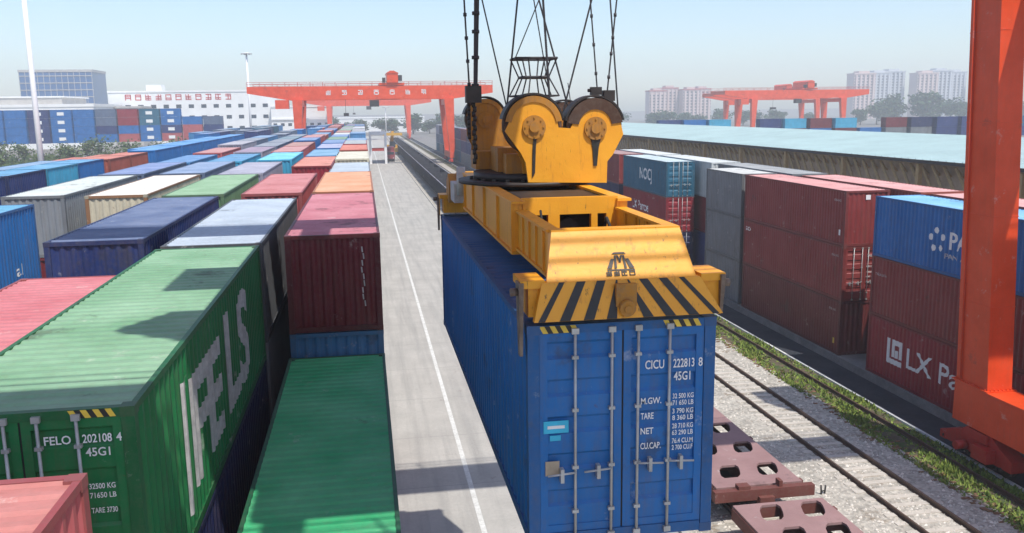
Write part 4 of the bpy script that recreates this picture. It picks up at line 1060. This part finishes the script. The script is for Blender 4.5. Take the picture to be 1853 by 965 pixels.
def reach(x, y):
    r = empty('reach_stacker', (x, y, 0), label='yellow reach stacker parked on the road behind the maroon truck', cat='reach stacker')
    y_ = paint_mat("machine_yellow_paint", base=(.72, .40, .04))
    mb = MB(); mb.box(-2, 2, 0, 7.5, .9, 2.2); mb.box(-1.9, 1.9, 5, 7.6, 2.2, 3.0); mb.build('chassis', y_, r)
    mb = MB(); mb.box(-.9, .9, 2.6, 4.6, 2.2, 4.2); mb.build('operator_cab', M['glass'], r)
    mb = MB(); mb.hexa([(-.5, 6.5, 4.2), (.5, 6.5, 4.2), (.5, 6.5, 5.2), (-.5, 6.5, 5.2), (-.4, -2.5, 6.8), (.4, -2.5, 6.8), (.4, -2.5, 7.6), (-.4, -2.5, 7.6)]); mb.box(-3, 3, -3.1, -2.3, 6.2, 7.0); mb.box(-.5, .5, 5.8, 6.8, 3.0, 4.3); mb.build('boom', y_, r)
    for xx in (-1.8, 1.8):
        for yy in (1.2, 6.2):
            mb = MB(); mb.tube((xx - .4, yy, .85), (xx + .4, yy, .85), .85, n=18); mb.build('wheel', M['rubber'], r)
reach(9.0, 285)
# white framed portal at the end of the first row
r = empty('inspection_portal', (3.6, 236, 0), label='white square inspection portal frame at the end of the row beside the road', cat='portal')
mb = MB(); mb.box(-2.3, -1.7, 0, 1, 0, 8.5); mb.box(1.7, 2.3, 0, 1, 0, 8.5); mb.box(-1.7, 1.7, 0, 1, 7.6, 8.5); mb.build('frame', M['whitepost'], r)
mb = MB(); mb.box(-1.6, 1.6, .2, .7, 3.4, 4.2); mb.build('crossbar', M['red'], r)
# trackside marker
r = empty('track_marker', (15.37, 26.7, .014), label='small black twin-pin track marker standing in the pale ballast', cat='marker')
mb = MB(); mb.tube((-.08, 0, 0), (-.10, 0, .34), .03, n=8); mb.tube((.08, .05, 0), (.10, .05, .30), .03, n=8); mb.tube((-.09, 0, .12), (.09, .05, .10), .028, n=8); mb.build('pins', M['black'], r)

# ================================================================= SHED WITH PALE BLUE ROOF
sh = empty('open_shed', (46, 60, 0), label='long open-sided storage shed with a pale blue corrugated roof', cat='shed')
M['shedroof'] = flat_mat("pale_blue_roof_sheet", lin(160, 180, 180), .55, .10, .25)
def P2(mb, n, m): mb.v = [(a - 46, b - 60, c) for a, b, c in mb.v]; return mb.build(n, m, sh)
mb = MB()
Y0, Y1 = 20, 260
pts = []
yy = Y0
while yy < Y1:
    for a, b in ((46, 64), (64, 82)):
        za, zb = (8.9, 10.1) if a == 46 else (10.1, 8.9)
        mb.quad((a, yy, za), (b, yy, zb), (b, yy + 1.0, zb), (a, yy + 1.0, za)); mb.box(a, b, yy - .03, yy + .03, 0, 0) if False else None
        k0 = len(mb.v)
        mb.hexa([(a, yy - .05, za - .0), (b, yy - .05, zb - .0), (b, yy + .05, zb - .0), (a, yy + .05, za - .0), (a, yy - .03, za + .07), (b, yy - .03, zb + .07), (b, yy + .03, zb + .07), (a, yy + .03, za + .07)])
    yy += 1.0
P2(mb, 'roof', M['shedroof'])
mb = MB(); mb.box(45.9, 46.1, Y0, Y1, 8.62, 8.86); mb.box(81.9, 82.1, Y0, Y1, 8.35, 8.86); P2(mb, 'fascia', M['dark'])
M['shedsteel'] = flat_mat("ochre_shed_steel", lin(176, 146, 100), .7, .2)
yy = Y0
while yy <= Y1:
    for xx in (46.4, 64, 81.6):
        mb = MB(); mb.box(xx - .2, xx + .2, yy - .2, yy + .2, 0, 8.5); P2(mb, 'column', M['shedsteel'])
    yy += 12
mb = MB(); yy = Y0
while yy < Y1 - 3:
    mb.tube((46.6, yy, 4.5), (46.6, yy + 3.0, 8.4), .14, n=5); mb.tube((46.6, yy, 8.4), (47.3, yy, 7.6), .10, n=5); yy += 1.5
o = P2(mb, 'brace', M['shedsteel']); tag(o, kind='stuff')
mb = MB(); mb.box(47.3, 47.6, Y0, Y1, 0, 8.9); P2(mb, 'back_wall', flat_mat("brown_shed_wall", lin(178, 154, 128), .9, .35, .5))
mb = MB(); mb.box(46, 52, Y1 + .1, Y1 + .3, 0, 9); P2(mb, 'end_wall', M['whitewall'])

# containers in the yard beyond the shed
GB = 'distant containers beyond the shed roof'
cols_ = ['navy', 'blue', 'maroon', 'dnavy', 'blue', 'teal', 'cyan', 'navy', 'blue', 'mgrey', 'navy', 'maroon']
k = 0
for i in range(21):
    X = 80 + i * 6.5 + R.uniform(0, .2); Yc = 226 - i * 1.2
    for t in range(2, 3 if i % 5 == 3 else 4):
        cn = R.choice(cols_); L = 6.058
        lab = f"{NAME[cn]} container, {['','','lower','upper'][t]} one of {ORD[i+1]} stack beyond the shed roof"
        o = place('shipping_container', cmesh('body', L, 2.591), None, C[cn], (X, Yc, t * 2.6)); o.rotation_euler = (0, 0, math.pi / 2)
        tag(o, lab, 'container', GB); place('roof', cmesh('roof', L, 2.591), o, mixc(C[cn], (.6, .6, .6), .3))
# ================================================================= FAR LEFT: container wall, buildings
GL = 'tall container stacks by the white office building'
seqL = ['blue', 'blue', 'blue', 'navy', 'blue', 'blue', 'slate', 'crimson', 'teal', 'blue', 'blue', 'slate']
for i in range(12):
    X = -119 + i * 6.4 * (1 if i < 8 else 1) ; Yc = 296 + i * .8
    for t in range(2, 6 if i < 10 else 5):
        cn = seqL[i] if t > 3 or i < 6 else R.choice(['pink', 'navy', 'blue'])
        tn = {2: 'third', 3: 'fourth', 4: 'fifth', 5: 'sixth'}[t]
        o = place('shipping_container', cmesh('body', 6.058, 2.591), None, C[cn], (X, Yc, t * 2.6)); o.rotation_euler = (0, 0, math.pi / 2)
        tag(o, f"{NAME[cn]} container, {tn} tier of {ORD[i+1]} stack before the white building", 'container', GL)
        if i in (3, 4, 8, 9):
            mb = MB(); yy = 1.23
            mb.quad((1.235, -1.0, .8), (1.235, 1.0, .8), (1.235, 1.0, 1.8), (1.235, -1.0, 1.8)); q = mb.build('logo_patch', M['white'], o); q.rotation_euler = (0, 0, math.pi); q.location = (0, 0, 0)
def building(name, x0, x1, y, d, h, wall, label, rows=(), nwin=10, ww=.5, wh=1.6, cat='building', parapet=.8, roofmat=None):
    r = empty(name, ((x0 + x1) / 2, y, 0), label=label, cat=cat); cx = (x0 + x1) / 2; w2 = (x1 - x0) / 2
    mb = MB(); mb.box(-w2, w2, 0, d, 0, h); mb.build('wall', wall, r)
    mb = MB(); mb.box(-w2 - .3, w2 + .3, -.3, d + .3, h, h + parapet); mb.build('roof', roofmat or wall, r)
    for z in rows:
        for i in range(nwin):
            px = -w2 + (i + .5) * (2 * w2) / nwin; hw = ww * w2 / nwin
            mb = MB(); mb.box(px - hw, px + hw, -.06, -.01, z, z + wh); mb.build('window', M['glass'], r)
    return r
wb = building('office_building', -119, -44, 450, 30, 24.3, M['whitewall'], 'long white office building with rows of small dark windows and red roof sign', rows=(6.2, 11.5, 16.8), nwin=13, ww=.42, wh=1.7)
mb = MB(); mb.box(-21, -14, 4, 12, 25.1, 28); mb.build('stair_tower', M['whitewall'], wb)
rr = random.Random(5)
for j in range(11): mb = MB(); glyph(mb, -30 + j * 4.6, 20.6, 2.8, rr, lambda a, b: (a, -.07, b), .15); mb.build('sign_lettering', M['redsign'], wb)
wb2 = building('office_annex', -44, -16, 446, 34, 16.5, M['whitewall'], 'lower white annex stepping down from the white office building towards the crane', rows=(7.5,), nwin=8, wh=1.4)
mb = MB(); mb.box(-14, 4, -.6, 0, 10.5, 11.2); mb.build('canopy_band', M['whitewall'], wb2)
M['blueglass'] = flat_mat("blue_curtain_glass", lin(52, 96, 146), .25, .15, .1)
ob = building('glass_tower', -210, -167, 600, 30, 41, M['blueglass'], 'blue glass office block rising behind the long white warehouse', parapet=1.5, roofmat=M['concrete_wall'])
mb = MB()
for i in range(9): mb.box(-21.6, 21.6, -.25, -.02, 4 + i * 4.3, 4.5 + i * 4.3)
for i in range(13): mb.box(-21.5 + i * 3.55, -21.2 + i * 3.55, -.22, -.01, 0, 41)
mb.build('mullions', M['concrete_wall'], ob)
wh = building('warehouse', -260, -112, 400, 45, 17.5, M['whitewall'], 'long low warehouse with stacked white and grey roof bands', parapet=1.2)
mb = MB(); mb.box(-74, 74, -2.5, -.4, 13.2, 14.4); mb.build('canopy_band', M['concrete_wall'], wh)
mb = MB(); mb.box(-73, 60, 6, 40, 18.7, 21.5); mb.build('roof_monitor', M['concrete_wall'], wh)
mb = MB(); mb.box(-74, 61, 5.6, 41, 21.5, 22.1); mb.build('roof', M['whitewall'], wh)
blk = building('grey_block', -111, -100, 430, 20, 17, M['concrete_wall'], 'narrow grey block between the warehouse and the white office building', rows=(5, 9, 13), nwin=3)
cw = building('low_depot', -22, 42, 620, 30, 9.5, M['whitewall'], 'low white-roofed depot seen far away under the crane beam', rows=(4,), nwin=10)

def lamp(x, y, h, label, r0=.34, r1=.20):
    r = empty('lamp_mast', (x, y, 0), label=label, cat='lamp mast', group='white high lamp masts')
    mb = MB(); mb.tube((0, 0, 0), (0, 0, h), r0, r1, n=14); mb.build('pole', M['whitepost'], r)
    mb = MB(); mb.tube((0, 0, h), (0, 0, h + .3), 1.3, n=16); mb.build('lamp_ring', M['whitepost'], r)
    for i in range(6):
        a = i * 1.047; mb = MB(); mb.box(math.cos(a) * 1.5 - .25, math.cos(a) * 1.5 + .25, math.sin(a) * 1.5 - .2, math.sin(a) * 1.5 + .2, h - .25, h + .1); mb.build('floodlight', M['bar'], r)
lamp(-33.7, 100, 31, 'tall white lamp mast rising out of the frame by the salmon-roofed containers', .32, .22)
lamp(-36.2, 300, 32.6, 'white lamp mast standing behind the end of the orange crane beam', .45, .3)
lamp(12.0, 480, 16, 'thin pale pole far down the line under the crane beam', .25, .15)

# ================================================================= TOWERS
def tower(x, y, w_, d, h, wall, label, roofc=None, n=5):
    r = empty('apartment_tower', (x, y, 0), label=label, cat='apartment tower', group='apartment towers in the haze')
    mb = MB(); mb.box(-w_/2, w_/2, 0, d, 0, h); mb.box(-w_/4, w_/4, 2, d - 2, h, h + 3.2)
    for i in range(n):
        px = -w_/2 + (i + .5) * w_ / n; mb.box(px - w_ / n * .22, px + w_ / n * .22, -1.3, 0, 0, h - 1)
    mb.build('wall', wall, r)
    mb = MB(); mb.box(-w_/2 - .4, w_/2 + .4, -.6, d + .4, h, h + 1.1); mb.build('roof', roofc or wall, r)
    mb = MB(); z = 2.0
    while z < h - 2:
        for i in range(n + 1):
            px = -w_/2 + i * w_ / n; a, b = max(-w_/2 + .3, px - w_ / n * .2), min(w_/2 - .3, px + w_ / n * .2); mb.box(a, b, -.12, -.02, z, z + 1.6)
        z += 3.0
    o = mb.build('windows', M['glass'], r); o['kind'] = 'stuff'
    return r
M['apt1'] = flat_mat("pinkish_tower_wall", lin(200, 178, 172), .8, .1, .05); M['apt2'] = flat_mat("grey_tower_wall", lin(186, 188, 192), .8, .1, .05); M['aptroof'] = flat_mat("red_tile_roof", lin(170, 92, 88), .8)
for i, (px, h) in enumerate([(300, 31), (318, 34), (336, 32), (354, 33)]):
    tower(px, 880 + (i % 2) * 14, 18, 14, h, M['apt1'], f"{ORD[i+1]} of four mid-rise apartment towers with red roofs left of the distant cranes", M['aptroof'], 4)
for i, (px, h) in enumerate([(522, 47), (547, 48), (572, 50), (596, 47), (621, 50), (647, 49), (671, 46), (693, 41)]):
    tower(px + 8, 880 + (i % 3) * 12, 25, 15, h, M['apt2'] if i % 3 else M['apt1'], f"{ORD[i+1]} of the eight tall hazy apartment towers beyond the trees", None, 5)

# ================================================================= TREES
def tree_meshes(seed, h, w_, leaf='leaf', n=1500):
    rr = random.Random(seed); tb = MB(); cb = MB()
    tb.tube((0, 0, 0), (0, 0, h * .35), h * .025, h * .015, n=8)
    lobes = []
    for i in range(12):
        a = rr.uniform(0, 6.28); d = rr.uniform(0, w_ * .32); z = rr.uniform(h * .25, h * .82)
        lobes.append((math.cos(a) * d, math.sin(a) * d, z, rr.uniform(.16, .28) * h))
        tb.tube((0, 0, h * .4), (lobes[-1][0], lobes[-1][1], z), h * .012, h * .004, n=5)
    for i in range(n):
        l = rr.choice(lobes); u = Vector((rr.gauss(0, 1), rr.gauss(0, 1), rr.gauss(0, .8))).normalized() * l[3] * rr.random() ** .4
        p = Vector(l[:3]) + u; s = h * rr.uniform(.02, .042)
        a = Vector((rr.gauss(0, 1), rr.gauss(0, 1), rr.gauss(0, 1))).normalized(); b = a.orthogonal().normalized(); c = a.cross(b)
        cb.quad(p + b * s, p + c * s * 1.2, p - b * s, p - c * s)
    return tb.mesh('trunk', M['bark']), cb.mesh('crown', M[leaf], recalc=False)
TM = [tree_meshes(s, 10, 9) for s in (1, 2, 3)]; TS = [tree_meshes(s, 10, 12, 'leaf2', 420) for s in (4, 5)]
def tree(x, y, h, i, label, group, tm=None, wide=1.0, name='broadleaf_tree'):
    t = (tm or TM)[i % len(tm or TM)]
    r = empty(name, (x, y, 0), R.uniform(0, 6.28), label=label, cat='tree', group=group); s = h / 10
    r.scale = (s * wide, s * wide, s)
    place('trunk', t[0], r); place('crown', t[1], r)
for i in range(13):
    X = 350 + i * 17 + R.uniform(-4, 4); h = [12, 17, 22, 24, 20, 18, 15, 13, 16, 15, 13, 14, 13][i]
    tree(X, 590 + R.uniform(-15, 15), h, i, f"dark green tree, {ORD[i+1]} along the clump beside the distant orange cranes", 'dark trees beside the distant cranes', wide=1.35)
for i in range(14):
    tree(168 + i * 13 + R.uniform(-4, 4), 640 + R.uniform(-20, 20), R.uniform(9, 14), i, f"low hazy green tree, {ORD[i+1]} along the belt before the mid-rise towers", 'hazy trees before the mid-rise towers', wide=1.6)
for i in range(22):
    tree(-60 + i * 10 + R.uniform(-3, 3), 560 + R.uniform(-25, 25), R.uniform(8, 13), i, f"bluish green tree, {ORD[i+1]} along the horizon behind the far crane legs", 'trees on the horizon behind the far crane', wide=1.5)
for i in range(34):
    tree(-108 + i * 2.3 + R.uniform(-1, 1), (272, 235, 200)[i % 3] + R.uniform(-10, 10), R.uniform(5.5, 8.5) - (i % 3) * .9, i, f"scrubby green tree, {('far','middle','near')[i % 3]} line of the belt before the container wall, {ORD[i // 3 + 1]} in line", 'scrubby trees before the container wall', TS, 1.2, 'scrub_tree')
# scrub and mixed low cover as one mass
mb = MB()
for i in range(16000):
    y = R.uniform(120, 285); x = -38 - R.random() * y * .38 ; h = R.uniform(.6, 3.4) * (.5 + .5 * math.sin(x * .21) * math.sin(y * .13) + .4); s = R.uniform(.25, .7)
    a = R.uniform(0, 6.28); dx, dy = math.cos(a) * s, math.sin(a) * s
    z = max(.1, h * R.random()); mb.quad((x - dx, y - dy, z - s * .4), (x + dx, y + dy, z - s * .3), (x + dx * .6, y + dy * .6, z + s * .9), (x - dx * .7, y - dy * .7, z + s * .7))
o = mb.build('undergrowth', M['leaf2'], recalc=False); tag(o, 'low scrub and weeds between the yard and the tall container wall', 'undergrowth', kind='stuff')
# parked vehicles among scrub
def van(x, y, c, label, cname):
    r = empty('parked_van', (x, y, 0), label=label, cat='van', group='vehicles parked by the scrub')
    mb = MB(); mb.prism([(-3, .5), (3, .5), (3, 2.6), (-2.0, 2.7), (-2.7, 1.6), (-3, 1.4)], -1.1, 1.1, 'Y'); mb.build('body', flat_mat(cname, c, .4), r)
    mb = MB(); mb.box(-2.1, 2.6, -1.13, -1.1, 1.6, 2.3); mb.build('window', M['glass'], r)
    for xx in (-2, 2):
        for yy in (-1, 1): mb = MB(); mb.tube((xx, yy - .12, .45), (xx, yy + .12, .45), .45, n=12); mb.build('wheel', M['rubber'], r)
van(-52, 165, (.75, .75, .73), 'white box van parked behind the salmon-roofed containers', 'van_white_paint'); van(-70, 190, (.30, .08, .06), 'dark red van parked in the scrub before the container wall', 'van_red_paint'); van(-80, 176, (.7, .7, .7), 'white van parked at the scrub edge far from the salmon-roofed containers', 'van_white_paint_two')

# ================================================================= HAZE
mb = MB(); mb.box(-1300, 1300, -300, 1300, -1, 75)
m = bpy.data.materials.new("haze_air"); m.use_nodes = True; t = m.node_tree; t.nodes.remove(t.nodes["Principled BSDF"])
pv = t.nodes.new("ShaderNodeVolumePrincipled"); pv.inputs["Density"].default_value = .0007; pv.inputs["Color"].default_value = (.93, .97, 1.0, 1); pv.inputs["Anisotropy"].default_value = .2
t.links.new(pv.outputs[0], t.nodes["Material Output"].inputs["Volume"])
hz = mb.build('haze', m); tag(hz, 'pale summer haze over the yard', 'haze', kind='stuff')
